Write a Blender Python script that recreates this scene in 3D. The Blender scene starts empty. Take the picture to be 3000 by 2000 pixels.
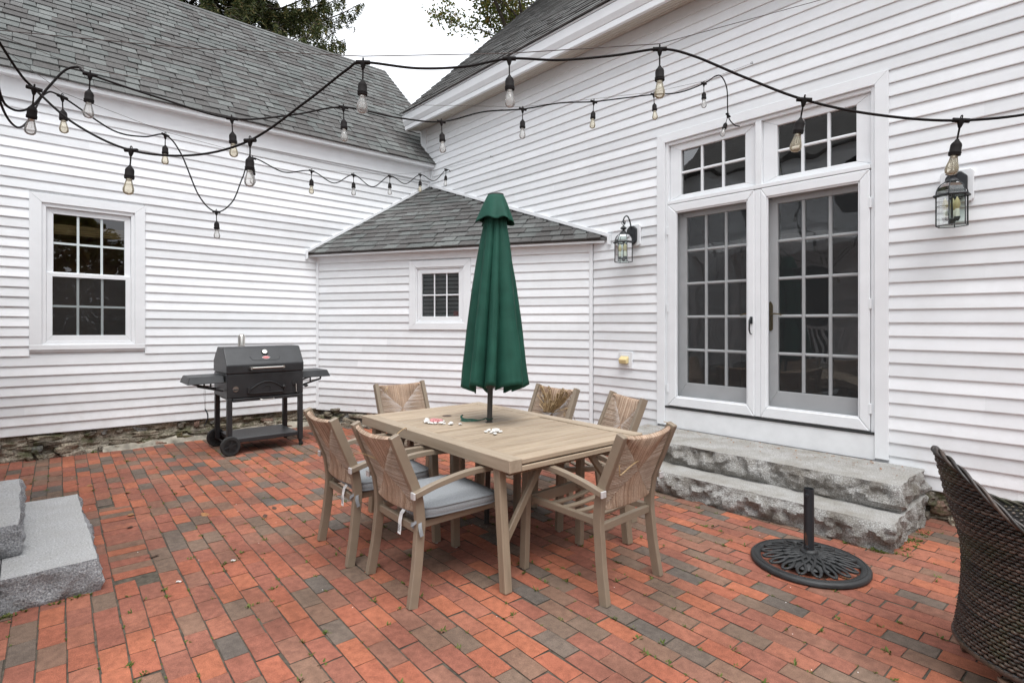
import bpy, bmesh, math, random
from mathutils import Vector, Matrix, noise
random.seed(11)
R = math.radians
scene = bpy.context.scene
col = scene.collection

# ---------------------------------------------------------------- camera
CAM = Vector((7.56, -4.962, 1.43))
cam_data = bpy.data.cameras.new('camera')
cam_data.sensor_fit = 'HORIZONTAL'
cam_data.sensor_width = 36.0
cam_data.lens = 36.0 * 1607.0 / 3000.0
cam_data.shift_y = -58.0 / 3000.0
cam_data.clip_start = 0.05
cam_data.clip_end = 500.0
cam = bpy.data.objects.new('camera', cam_data)
cam.location = CAM
cam.rotation_euler = (R(90), 0, math.atan2(.7455, .6665))
col.objects.link(cam)
scene.camera = cam

# ---------------------------------------------------------------- overcast sky
SUN_EL, SUN_AZ = 66.0, 118.0         # azimuth measured clockwise from +Y
world = bpy.data.worlds.new('World')
scene.world = world
world.use_nodes = True
wn, wl = world.node_tree.nodes, world.node_tree.links
bg = wn['Background']
sky = wn.new('ShaderNodeTexSky')
sky.sky_type = 'NISHITA'
sky.sun_disc = False
sky.sun_elevation = R(SUN_EL)
sky.sun_rotation = R(SUN_AZ)
sky.air_density = 1.0
sky.dust_density = 4.0
sky.ozone_density = 1.0
# cloud layer: the clear-sky colours are scattered to an almost even pale grey
hsv = wn.new('ShaderNodeHueSaturation')
hsv.inputs['Saturation'].default_value = 0.10
wl.new(sky.outputs['Color'], hsv.inputs['Color'])
mixs = wn.new('ShaderNodeMix')
mixs.data_type = 'RGBA'
mixs.inputs[0].default_value = 0.82
wl.new(hsv.outputs['Color'], mixs.inputs[6])
# even cloud cover, a little brighter towards the zenith, with faint mottling
tcw = wn.new('ShaderNodeTexCoord')
nzw = wn.new('ShaderNodeTexNoise')
nzw.inputs['Scale'].default_value = 2.2
nzw.inputs['Detail'].default_value = 5
wl.new(tcw.outputs['Generated'], nzw.inputs['Vector'])
crw = wn.new('ShaderNodeValToRGB')
crw.color_ramp.elements[0].position = .35
crw.color_ramp.elements[0].color = (9.2, 9.6, 10.25, 1)
crw.color_ramp.elements[1].position = .68
crw.color_ramp.elements[1].color = (10.75, 11.1, 11.7, 1)
wl.new(nzw.outputs['Fac'], crw.inputs['Fac'])
wl.new(crw.outputs['Color'], mixs.inputs[7])
wl.new(mixs.outputs[2], bg.inputs['Color'])
bg.inputs['Strength'].default_value = 0.075

sun_data = bpy.data.lights.new('sun', 'SUN')
sun_data.energy = 1.5
sun_data.angle = R(40)
sun_data.color = (1.0, .995, .985)
sun = bpy.data.objects.new('sun', sun_data)
sd = Vector((math.sin(R(SUN_AZ)) * math.cos(R(SUN_EL)), math.cos(R(SUN_AZ)) * math.cos(R(SUN_EL)), math.sin(R(SUN_EL))))
sun.rotation_euler = (-sd).to_track_quat('-Z', 'Y').to_euler()
sun.location = (8, -8, 12)
col.objects.link(sun)

vs = scene.view_settings
vs.view_transform = 'Standard'
vs.look = 'None'
vs.exposure = 1.14
vs.gamma = 1.0
vs.use_curve_mapping = False
scene.cycles.max_bounces = 8
scene.cycles.transparent_max_bounces = 24
scene.cycles.use_denoising = True
scene.cycles.caustics_reflective = False
scene.cycles.caustics_refractive = False

# ---------------------------------------------------------------- materials
M = {}
def mat(name, color, rough=.6, metal=0.0, spec=.5, noise_amt=0.0, noise_scale=20.0, bump=0.0, bump_scale=60.0, coords='Object'):
    m = bpy.data.materials.new(name)
    m.use_nodes = True
    nt = m.node_tree
    b = nt.nodes['Principled BSDF']
    b.inputs['Base Color'].default_value = (*color, 1)
    b.inputs['Roughness'].default_value = rough
    b.inputs['Metallic'].default_value = metal
    b.inputs['Specular IOR Level'].default_value = spec
    if noise_amt or bump:
        tc = nt.nodes.new('ShaderNodeTexCoord')
    if noise_amt:
        nz = nt.nodes.new('ShaderNodeTexNoise')
        nz.inputs['Scale'].default_value = noise_scale
        nz.inputs['Detail'].default_value = 6
        nt.links.new(tc.outputs[coords], nz.inputs['Vector'])
        mr = nt.nodes.new('ShaderNodeMapRange')
        mr.inputs['From Min'].default_value = .3
        mr.inputs['From Max'].default_value = .7
        mr.inputs['To Min'].default_value = 1 - noise_amt
        mr.inputs['To Max'].default_value = 1 + noise_amt
        nt.links.new(nz.outputs['Fac'], mr.inputs['Value'])
        mx = nt.nodes.new('ShaderNodeMix')
        mx.data_type = 'RGBA'
        mx.blend_type = 'MULTIPLY'
        mx.inputs[0].default_value = 1
        mx.inputs[6].default_value = (*color, 1)
        nt.links.new(mr.outputs['Result'], mx.inputs[7])
        nt.links.new(mx.outputs[2], b.inputs['Base Color'])
    if bump:
        n2 = nt.nodes.new('ShaderNodeTexNoise')
        n2.inputs['Scale'].default_value = bump_scale
        n2.inputs['Detail'].default_value = 4
        nt.links.new(tc.outputs[coords], n2.inputs['Vector'])
        bp = nt.nodes.new('ShaderNodeBump')
        bp.inputs['Strength'].default_value = bump
        bp.inputs['Distance'].default_value = .01
        nt.links.new(n2.outputs['Fac'], bp.inputs['Height'])
        nt.links.new(bp.outputs['Normal'], b.inputs['Normal'])
    M[name] = m
    return m

def ramp_node(nt, stops, const=False):
    r = nt.nodes.new('ShaderNodeValToRGB')
    cr = r.color_ramp
    if const:
        cr.interpolation = 'CONSTANT'
    while len(cr.elements) < len(stops):
        cr.elements.new(.5)
    for e, (p, c) in zip(cr.elements, stops):
        e.position = p
        e.color = (*c, 1)
    return r

def piece_random(nt):
    """a random number per object and per loose piece"""
    oi = nt.nodes.new('ShaderNodeObjectInfo')
    ge = nt.nodes.new('ShaderNodeNewGeometry')
    a = nt.nodes.new('ShaderNodeMath'); a.operation = 'MULTIPLY_ADD'
    a.inputs[1].default_value = 7.31
    nt.links.new(oi.outputs['Random'], a.inputs[0])
    m2 = nt.nodes.new('ShaderNodeMath'); m2.operation = 'MULTIPLY'
    m2.inputs[1].default_value = 5.77
    nt.links.new(ge.outputs['Random Per Island'], m2.inputs[0])
    nt.links.new(m2.outputs[0], a.inputs[2])
    f = nt.nodes.new('ShaderNodeMath'); f.operation = 'FRACT'
    nt.links.new(a.outputs[0], f.inputs[0])
    return f.outputs[0]

def piece_mat(name, stops, rough=.9, speck=.25, speck_scale=140.0, stain=.15, stain_scale=3.0, bump=.4, bump_scale=150.0, spec=.3, world_space=True):
    m = bpy.data.materials.new(name)
    m.use_nodes = True
    nt = m.node_tree
    L = nt.links
    b = nt.nodes['Principled BSDF']
    b.inputs['Roughness'].default_value = rough
    b.inputs['Specular IOR Level'].default_value = spec
    rnd = piece_random(nt)
    rp = ramp_node(nt, stops, True)
    L.new(rnd, rp.inputs['Fac'])
    ge = nt.nodes.new('ShaderNodeNewGeometry')
    out = rp.outputs['Color']
    for amt, sc, det in ((speck, speck_scale, 3), (stain, stain_scale, 6), (stain * .8, stain_scale * 11, 4)):
        nz = nt.nodes.new('ShaderNodeTexNoise')
        nz.inputs['Scale'].default_value = sc
        nz.inputs['Detail'].default_value = det
        L.new(ge.outputs['Position'], nz.inputs['Vector'])
        mr = nt.nodes.new('ShaderNodeMapRange')
        mr.inputs['From Min'].default_value = .3
        mr.inputs['From Max'].default_value = .7
        mr.inputs['To Min'].default_value = 1 - amt
        mr.inputs['To Max'].default_value = 1 + amt
        L.new(nz.outputs['Fac'], mr.inputs['Value'])
        mx = nt.nodes.new('ShaderNodeMix')
        mx.data_type = 'RGBA'; mx.blend_type = 'MULTIPLY'
        mx.inputs[0].default_value = 1
        L.new(out, mx.inputs[6])
        L.new(mr.outputs['Result'], mx.inputs[7])
        out = mx.outputs[2]
    L.new(out, b.inputs['Base Color'])
    n2 = nt.nodes.new('ShaderNodeTexNoise')
    n2.inputs['Scale'].default_value = bump_scale
    n2.inputs['Detail'].default_value = 5
    L.new(ge.outputs['Position'], n2.inputs['Vector'])
    bp = nt.nodes.new('ShaderNodeBump')
    bp.inputs['Strength'].default_value = bump
    bp.inputs['Distance'].default_value = .004
    L.new(n2.outputs['Fac'], bp.inputs['Height'])
    L.new(bp.outputs['Normal'], b.inputs['Normal'])
    M[name] = m
    return m

def thin_glass(name, tint=(1, 1, 1), refl=1.0, rough=0.0, ior=1.5, dirt_glint=0.0, dirt_glint_col=(.5, .5, .48)):
    m = bpy.data.materials.new(name)
    m.use_nodes = True
    nt = m.node_tree
    nt.nodes.remove(nt.nodes['Principled BSDF'])
    out = nt.nodes['Material Output']
    fr = nt.nodes.new('ShaderNodeFresnel'); fr.inputs['IOR'].default_value = ior
    ml = nt.nodes.new('ShaderNodeMath'); ml.operation = 'MULTIPLY'; ml.use_clamp = True
    ml.inputs[1].default_value = refl
    nt.links.new(fr.outputs[0], ml.inputs[0])
    tr = nt.nodes.new('ShaderNodeBsdfTransparent'); tr.inputs[0].default_value = (*tint, 1)
    gl = nt.nodes.new('ShaderNodeBsdfGlossy'); gl.inputs['Roughness'].default_value = rough
    mx = nt.nodes.new('ShaderNodeMixShader')
    nt.links.new(ml.outputs[0], mx.inputs[0])
    nt.links.new(tr.outputs[0], mx.inputs[1])
    nt.links.new(gl.outputs[0], mx.inputs[2])
    # old panes are never flat: a faint long-wave ripple bends the reflections
    if rough == 0.0:
        ge = nt.nodes.new('ShaderNodeNewGeometry')
        nz = nt.nodes.new('ShaderNodeTexNoise')
        nz.inputs['Scale'].default_value = 2.6
        nz.inputs['Detail'].default_value = 1
        nt.links.new(ge.outputs['Position'], nz.inputs['Vector'])
        bp = nt.nodes.new('ShaderNodeBump')
        bp.inputs['Strength'].default_value = .25
        bp.inputs['Distance'].default_value = .02
        nt.links.new(nz.outputs['Fac'], bp.inputs['Height'])
        nt.links.new(bp.outputs['Normal'], gl.inputs['Normal'])
    last = mx
    if dirt_glint:
        df = nt.nodes.new('ShaderNodeBsdfDiffuse'); df.inputs[0].default_value = (*dirt_glint_col, 1)
        m2 = nt.nodes.new('ShaderNodeMixShader'); m2.inputs[0].default_value = dirt_glint
        nt.links.new(mx.outputs[0], m2.inputs[1]); nt.links.new(df.outputs[0], m2.inputs[2])
        last = m2
    nt.links.new(last.outputs[0], out.inputs['Surface'])
    M[name] = m
    return m

def granite(name, base, dark, light, grime, grime_amt):
    m = bpy.data.materials.new(name)
    m.use_nodes = True
    nt = m.node_tree; L = nt.links
    b = nt.nodes['Principled BSDF']
    b.inputs['Roughness'].default_value = .85
    b.inputs['Specular IOR Level'].default_value = .3
    ge = nt.nodes.new('ShaderNodeNewGeometry')
    def nz(scale, detail, rough=.5):
        n = nt.nodes.new('ShaderNodeTexNoise')
        n.inputs['Scale'].default_value = scale
        n.inputs['Detail'].default_value = detail
        n.inputs['Roughness'].default_value = rough
        L.new(ge.outputs['Position'], n.inputs['Vector'])
        return n
    sp = nz(120, 4, .75)
    rp = ramp_node(nt, [(.34, dark), (.45, base), (.53, base), (.63, light)])
    L.new(sp.outputs['Fac'], rp.inputs['Fac'])
    gr = nz(5.0, 8, .65)
    sx = nt.nodes.new('ShaderNodeSeparateXYZ')
    L.new(ge.outputs['Normal'], sx.inputs[0])
    rp2 = ramp_node(nt, [(.40, (0, 0, 0)), (.66, (1, 1, 1))])
    L.new(gr.outputs['Fac'], rp2.inputs['Fac'])
    ml = nt.nodes.new('ShaderNodeMath'); ml.operation = 'MULTIPLY'
    ml.inputs[1].default_value = grime_amt
    L.new(rp2.outputs['Color'], ml.inputs[0])
    mx = nt.nodes.new('ShaderNodeMix'); mx.data_type = 'RGBA'
    L.new(ml.outputs[0], mx.inputs[0])
    L.new(rp.outputs['Color'], mx.inputs[6])
    mx.inputs[7].default_value = (*grime, 1)
    L.new(mx.outputs[2], b.inputs['Base Color'])
    n2 = nz(60, 6, .7)
    bp = nt.nodes.new('ShaderNodeBump'); bp.inputs['Strength'].default_value = 1.0; bp.inputs['Distance'].default_value = .025
    L.new(n2.outputs['Fac'], bp.inputs['Height']); L.new(bp.outputs['Normal'], b.inputs['Normal'])
    M[name] = m

def streaky(name, c0, c1, axis_scale, rough=.6, bump=.2, spec=.4, coords='Object'):
    """wood-like grain: noise stretched along one axis"""
    m = bpy.data.materials.new(name)
    m.use_nodes = True
    nt = m.node_tree; L = nt.links
    b = nt.nodes['Principled BSDF']
    b.inputs['Roughness'].default_value = rough
    b.inputs['Specular IOR Level'].default_value = spec
    tc = nt.nodes.new('ShaderNodeTexCoord')
    mp = nt.nodes.new('ShaderNodeMapping'); mp.inputs['Scale'].default_value = axis_scale
    L.new(tc.outputs[coords], mp.inputs['Vector'])
    nz = nt.nodes.new('ShaderNodeTexNoise'); nz.inputs['Scale'].default_value = 1; nz.inputs['Detail'].default_value = 7
    nz.inputs['Roughness'].default_value = .62
    L.new(mp.outputs[0], nz.inputs['Vector'])
    oi = nt.nodes.new('ShaderNodeObjectInfo')
    rp = ramp_node(nt, [(.3, c0), (.72, c1)])
    L.new(nz.outputs['Fac'], rp.inputs['Fac'])
    mr = nt.nodes.new('ShaderNodeMapRange'); mr.inputs['To Min'].default_value = .88; mr.inputs['To Max'].default_value = 1.1
    L.new(oi.outputs['Random'], mr.inputs['Value'])
    mx = nt.nodes.new('ShaderNodeMix'); mx.data_type = 'RGBA'; mx.blend_type = 'MULTIPLY'; mx.inputs[0].default_value = 1
    L.new(rp.outputs['Color'], mx.inputs[6]); L.new(mr.outputs['Result'], mx.inputs[7])
    L.new(mx.outputs[2], b.inputs['Base Color'])
    bp = nt.nodes.new('ShaderNodeBump'); bp.inputs['Strength'].default_value = bump; bp.inputs['Distance'].default_value = .003
    L.new(nz.outputs['Fac'], bp.inputs['Height']); L.new(bp.outputs['Normal'], b.inputs['Normal'])
    M[name] = m

def leafy(name, stops, rough=.6, trans=.25):
    m = bpy.data.materials.new(name)
    m.use_nodes = True
    nt = m.node_tree; L = nt.links
    b = nt.nodes['Principled BSDF']
    b.inputs['Roughness'].default_value = rough
    b.inputs['Specular IOR Level'].default_value = .25
    ge = nt.nodes.new('ShaderNodeNewGeometry')
    rp = ramp_node(nt, stops)
    L.new(ge.outputs['Random Per Island'], rp.inputs['Fac'])
    L.new(rp.outputs['Color'], b.inputs['Base Color'])
    tl = nt.nodes.new('ShaderNodeBsdfTranslucent')
    L.new(rp.outputs['Color'], tl.inputs['Color'])
    mx = nt.nodes.new('ShaderNodeMixShader'); mx.inputs[0].default_value = trans
    L.new(b.outputs[0], mx.inputs[1]); L.new(tl.outputs[0], mx.inputs[2])
    L.new(mx.outputs[0], nt.nodes['Material Output'].inputs['Surface'])
    M[name] = m

# vinyl siding: near white, faint vertical dirt film and embossed grain
streaky('vinyl', (.775, .79, .805), (.845, .86, .875), (1.2, 1.2, 5.0), rough=.42, bump=.05, spec=.35)
def splash(name, c):
    # rain-splash dirt: patchy film low on the walls
    nt = M[name].node_tree; L = nt.links
    b = nt.nodes['Principled BSDF']; src = b.inputs['Base Color'].links[0].from_socket
    ge = nt.nodes.new('ShaderNodeNewGeometry'); sp = nt.nodes.new('ShaderNodeSeparateXYZ'); L.new(ge.outputs['Position'], sp.inputs[0])
    nz = nt.nodes.new('ShaderNodeTexNoise'); nz.inputs['Scale'].default_value = 6; nz.inputs['Detail'].default_value = 8; nz.inputs['Roughness'].default_value = .7
    L.new(ge.outputs['Position'], nz.inputs['Vector'])
    mr = nt.nodes.new('ShaderNodeMapRange'); mr.inputs['From Min'].default_value = .15; mr.inputs['From Max'].default_value = .75; mr.inputs['To Min'].default_value = .62; mr.inputs['To Max'].default_value = .22
    L.new(sp.outputs['Z'], mr.inputs['Value'])
    ml = nt.nodes.new('ShaderNodeMath'); ml.operation = 'MULTIPLY'
    L.new(mr.outputs['Result'], ml.inputs[0])
    rp = ramp_node(nt, [(.42, (0, 0, 0)), (.75, (.55, .55, .55))]); L.new(nz.outputs['Fac'], rp.inputs['Fac'])
    L.new(rp.outputs['Color'], ml.inputs[1])
    mx = nt.nodes.new('ShaderNodeMix'); mx.data_type = 'RGBA'
    L.new(ml.outputs[0], mx.inputs[0]); L.new(src, mx.inputs[6]); mx.inputs[7].default_value = (*c, 1)
    L.new(mx.outputs[2], b.inputs['Base Color'])
splash('vinyl', (.42, .39, .34))
mat('white_trim', (.80, .815, .83), .40, noise_amt=.03, noise_scale=6)
mat('white_paint', (.78, .79, .80), .45, noise_amt=.05, noise_scale=9)
mat('muntin_grey', (.62, .68, .68), .4)
mat('soffit', (.56, .52, .46), .55, noise_amt=.04)  # beige vinyl, with the eave shadow partly put into the colour
mat('gap_dark', (.03, .03, .03), .8)
mat('groove_shade', (.038, .028, .020), .95)
mat('interior', (.30, .17, .12), .9)
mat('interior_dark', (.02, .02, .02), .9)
streaky('bamboo', (.22, .13, .05), (.52, .36, .16), (2, 2, 90), .7)
thin_glass('glass', (.80, .84, .84), 2.4)
thin_glass('door_glass', (.80, .84, .84), 5.0)
thin_glass('lantern_glass', (.86, .93, .90), 1.6, rough=.02, dirt_glint=.03)
thin_glass('bulb_clear', (.98, .98, .97), 1.0, rough=.02, dirt_glint=.20, dirt_glint_col=(.93, .93, .91))  # white diffuse share in both bulbs paints the bright glints of clear glass
thin_glass('bulb_amber', (.98, .95, .87), 1.0, rough=.02, dirt_glint=.20, dirt_glint_col=(.93, .86, .66))

def screen_mat():
    m = bpy.data.materials.new('screen_mesh'); m.use_nodes = True
    nt = m.node_tree; nt.nodes.remove(nt.nodes['Principled BSDF'])
    tr = nt.nodes.new('ShaderNodeBsdfTransparent')
    df = nt.nodes.new('ShaderNodeBsdfDiffuse'); df.inputs[0].default_value = (.055, .058, .06, 1)
    mx = nt.nodes.new('ShaderNodeMixShader'); mx.inputs[0].default_value = .34
    nt.links.new(tr.outputs[0], mx.inputs[1]); nt.links.new(df.outputs[0], mx.inputs[2])
    nt.links.new(mx.outputs[0], nt.nodes['Material Output'].inputs['Surface'])
    M['screen_mesh'] = m
screen_mat()

piece_mat('shingle', [(0, (.110, .116, .112)), (.18, (.090, .086, .083)), (.38, (.112, .111, .108)), (.56, (.142, .148, .143)), (.70, (.097, .094, .091)), (.84, (.122, .124, .120))],
          rough=.95, speck=.45, speck_scale=210, stain=.12, stain_scale=2.2, bump=.8, bump_scale=260)
piece_mat('shingle_worn', [(0, (.120, .119, .116)), (.3, (.098, .094, .090)), (.6, (.150, .149, .145)), (.8, (.115, .111, .107))],
          rough=.95, speck=.45, speck_scale=210, stain=.12, stain_scale=2.2, bump=.8, bump_scale=260)
piece_mat('brick', [(0, (.285, .095, .056)), (.13, (.240, .088, .059)), (.26, (.315, .108, .060)), (.40, (.225, .088, .060)), (.52, (.270, .104, .066)), (.63, (.205, .096, .066)),
                    (.73, (.180, .104, .072)), (.82, (.155, .104, .076)), (.90, (.130, .098, .078)), (.96, (.112, .092, .078))],
          rough=.9, speck=.28, speck_scale=260, stain=.24, stain_scale=2.6, bump=.7, bump_scale=240)
piece_mat('stone', [(0, (.20, .17, .13)), (.25, (.15, .13, .105)), (.45, (.25, .22, .175)), (.62, (.12, .105, .085)), (.75, (.20, .13, .10)), (.88, (.17, .165, .155))],
          rough=.92, speck=.35, speck_scale=70, stain=.45, stain_scale=7, bump=1.0, bump_scale=45)
def mossy(name, amount):
    nt = M[name].node_tree; L = nt.links
    b = nt.nodes['Principled BSDF']
    src = b.inputs['Base Color'].links[0].from_socket
    ge = nt.nodes.new('ShaderNodeNewGeometry')
    nz = nt.nodes.new('ShaderNodeTexNoise'); nz.inputs['Scale'].default_value = 5.5; nz.inputs['Detail'].default_value = 8; nz.inputs['Roughness'].default_value = .7
    L.new(ge.outputs['Position'], nz.inputs['Vector'])
    rp = ramp_node(nt, [(.50, (0, 0, 0)), (.62, (1, 1, 1))])
    L.new(nz.outputs['Fac'], rp.inputs['Fac'])
    ml = nt.nodes.new('ShaderNodeMath'); ml.operation = 'MULTIPLY'; ml.inputs[1].default_value = amount
    L.new(rp.outputs['Color'], ml.inputs[0])
    mx = nt.nodes.new('ShaderNodeMix'); mx.data_type = 'RGBA'
    L.new(ml.outputs[0], mx.inputs[0]); L.new(src, mx.inputs[6]); mx.inputs[7].default_value = (.045, .050, .014, 1)
    L.new(mx.outputs[2], b.inputs['Base Color'])
mossy('stone', .8)
mat('mortar', (.27, .245, .20), .95, noise_amt=.5, noise_scale=9, bump=1.0, bump_scale=25)
mat('old_mortar', (.085, .08, .06), .95, noise_amt=.6, noise_scale=6, bump=1.0, bump_scale=22)
leafy('moss', [(0, (.06, .075, .015)), (1, (.10, .12, .03))], .95, .1)
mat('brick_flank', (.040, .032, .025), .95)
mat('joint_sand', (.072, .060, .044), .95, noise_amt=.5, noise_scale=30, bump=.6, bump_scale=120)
mat('soil', (.10, .085, .06), .95, noise_amt=.4, noise_scale=3)
granite('granite_weathered', (.38, .37, .35), (.09, .085, .075), (.74, .74, .73), (.13, .108, .078), .72)
granite('granite_tread', (.47, .46, .44), (.24, .23, .21), (.68, .67, .66), (.26, .23, .18), .6)
granite('granite_pale', (.55, .55, .55), (.28, .28, .29), (.76, .76, .76), (.47, .46, .44), .5)
granite('granite_split', (.36, .365, .38), (.085, .09, .10), (.74, .74, .75), (.20, .20, .205), .45)
mat('taupe_frame', (.235, .185, .135), .42, noise_amt=.06, noise_scale=14)
mat('silver_cap', (.62, .62, .62), .35, metal=.3)
streaky('table_plank', (.285, .215, .150), (.420, .335, .245), (26, 2.2, 26), .58, .25)
streaky('table_rail', (.270, .210, .150), (.385, .312, .234), (2.2, 26, 26), .58, .25)
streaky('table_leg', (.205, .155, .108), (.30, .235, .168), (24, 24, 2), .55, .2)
piece_mat('rush_side', [(0, (.40, .30, .225)), (.2, (.47, .365, .285)), (.4, (.34, .245, .18)), (.6, (.50, .395, .315)), (.8, (.43, .325, .25))],
          rough=.8, speck=.25, speck_scale=400, stain=.12, stain_scale=12, bump=.5, bump_scale=300)
piece_mat('rush', [(0, (.34, .235, .165)), (.2, (.42, .305, .225)), (.4, (.28, .185, .125)), (.6, (.46, .345, .26)), (.8, (.36, .255, .185))],
          rough=.8, speck=.3, speck_scale=400, stain=.18, stain_scale=12, bump=.5, bump_scale=300)
mat('straw_dark', (.20, .125, .055), .75, noise_amt=.3, noise_scale=40)
mat('straw', (.40, .28, .15), .7, noise_amt=.25, noise_scale=30)
mat('cushion_grey', (.245, .255, .265), .95, spec=.1, noise_amt=.12, noise_scale=160, bump=.35, bump_scale=420)
mat('cushion_pipe', (.20, .21, .22), .9, spec=.1)
mat('label_white', (.75, .75, .74), .7, noise_amt=.1, noise_scale=90)
mat('green_canvas', (.013, .066, .046), .7, spec=.22, noise_amt=.16, noise_scale=9, bump=.15, bump_scale=300)
mat('umbrella_pole', (.050, .048, .046), .4, metal=.2)
mat('grill_black', (.022, .023, .025), .42, noise_amt=.3, noise_scale=6, bump=.12, bump_scale=300)
mat('grill_inner', (.012, .012, .013), .6)
mat('steel', (.62, .60, .56), .28, metal=1.0)
mat('rubber', (.018, .018, .018), .75)
mat('badge_red', (.45, .05, .05), .4)
mat('badge_white', (.8, .8, .8), .4)
mat('cast_iron', (.020, .021, .022), .5, noise_amt=.3, noise_scale=25, bump=.3, bump_scale=180)
mat('rust', (.10, .045, .025), .85, noise_amt=.4, noise_scale=40)
mat('iron_black', (.016, .018, .021), .5)
mat('wire_black', (.010, .008, .008), .75, spec=.2)
mat('wire_steel', (.06, .045, .04), .45, metal=.6)
mat('candle', (.74, .70, .60), .5)
mat('bulb_warm', (.62, .50, .26), .3)
mat('plastic_cream', (.72, .58, .30), .45)
mat('brass', (.24, .17, .065), .38, metal=.9)
piece_mat('wicker', [(0, (.034, .025, .021)), (.3, (.058, .040, .031)), (.55, (.024, .019, .017)), (.75, (.082, .056, .044)), (.9, (.043, .033, .027))],
          rough=.42, speck=.3, speck_scale=60, stain=.35, stain_scale=5, bump=.2, bump_scale=200, spec=.5)
mat('wicker_back', (.012, .010, .009), .7)
mossy('wicker', .45)
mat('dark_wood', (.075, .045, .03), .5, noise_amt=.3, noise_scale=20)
mat('shell', (.72, .70, .67), .5, noise_amt=.15, noise_scale=60, bump=.5, bump_scale=120)
mat('shell_pink', (.52, .22, .22), .5, noise_amt=.35, noise_scale=60, bump=.4, bump_scale=150)
mat('leaf_dry', (.28, .13, .045), .7, noise_amt=.3, noise_scale=30)
mat('leaf_dark', (.07, .035, .02), .7, noise_amt=.3, noise_scale=30)
leafy('weed', [(0, (.055, .085, .016)), (.5, (.09, .125, .022)), (1, (.14, .16, .04))])
leafy('spruce', [(0, (.035, .052, .018)), (.5, (.068, .088, .028)), (.85, (.12, .12, .040)), (1, (.20, .15, .06))], trans=.15)
leafy('autumn_leaf', [(0, (.050, .075, .016)), (.5, (.095, .115, .022)), (.85, (.17, .155, .030)), (1, (.21, .12, .03))], trans=.35)
mat('bark', (.075, .06, .048), .95, noise_amt=.4, noise_scale=9, bump=.8, bump_scale=20)
mat('house_far', (.72, .72, .71), .5, noise_amt=.05)
mat('deck_grey', (.30, .28, .25), .8, noise_amt=.2, noise_scale=12)

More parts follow.
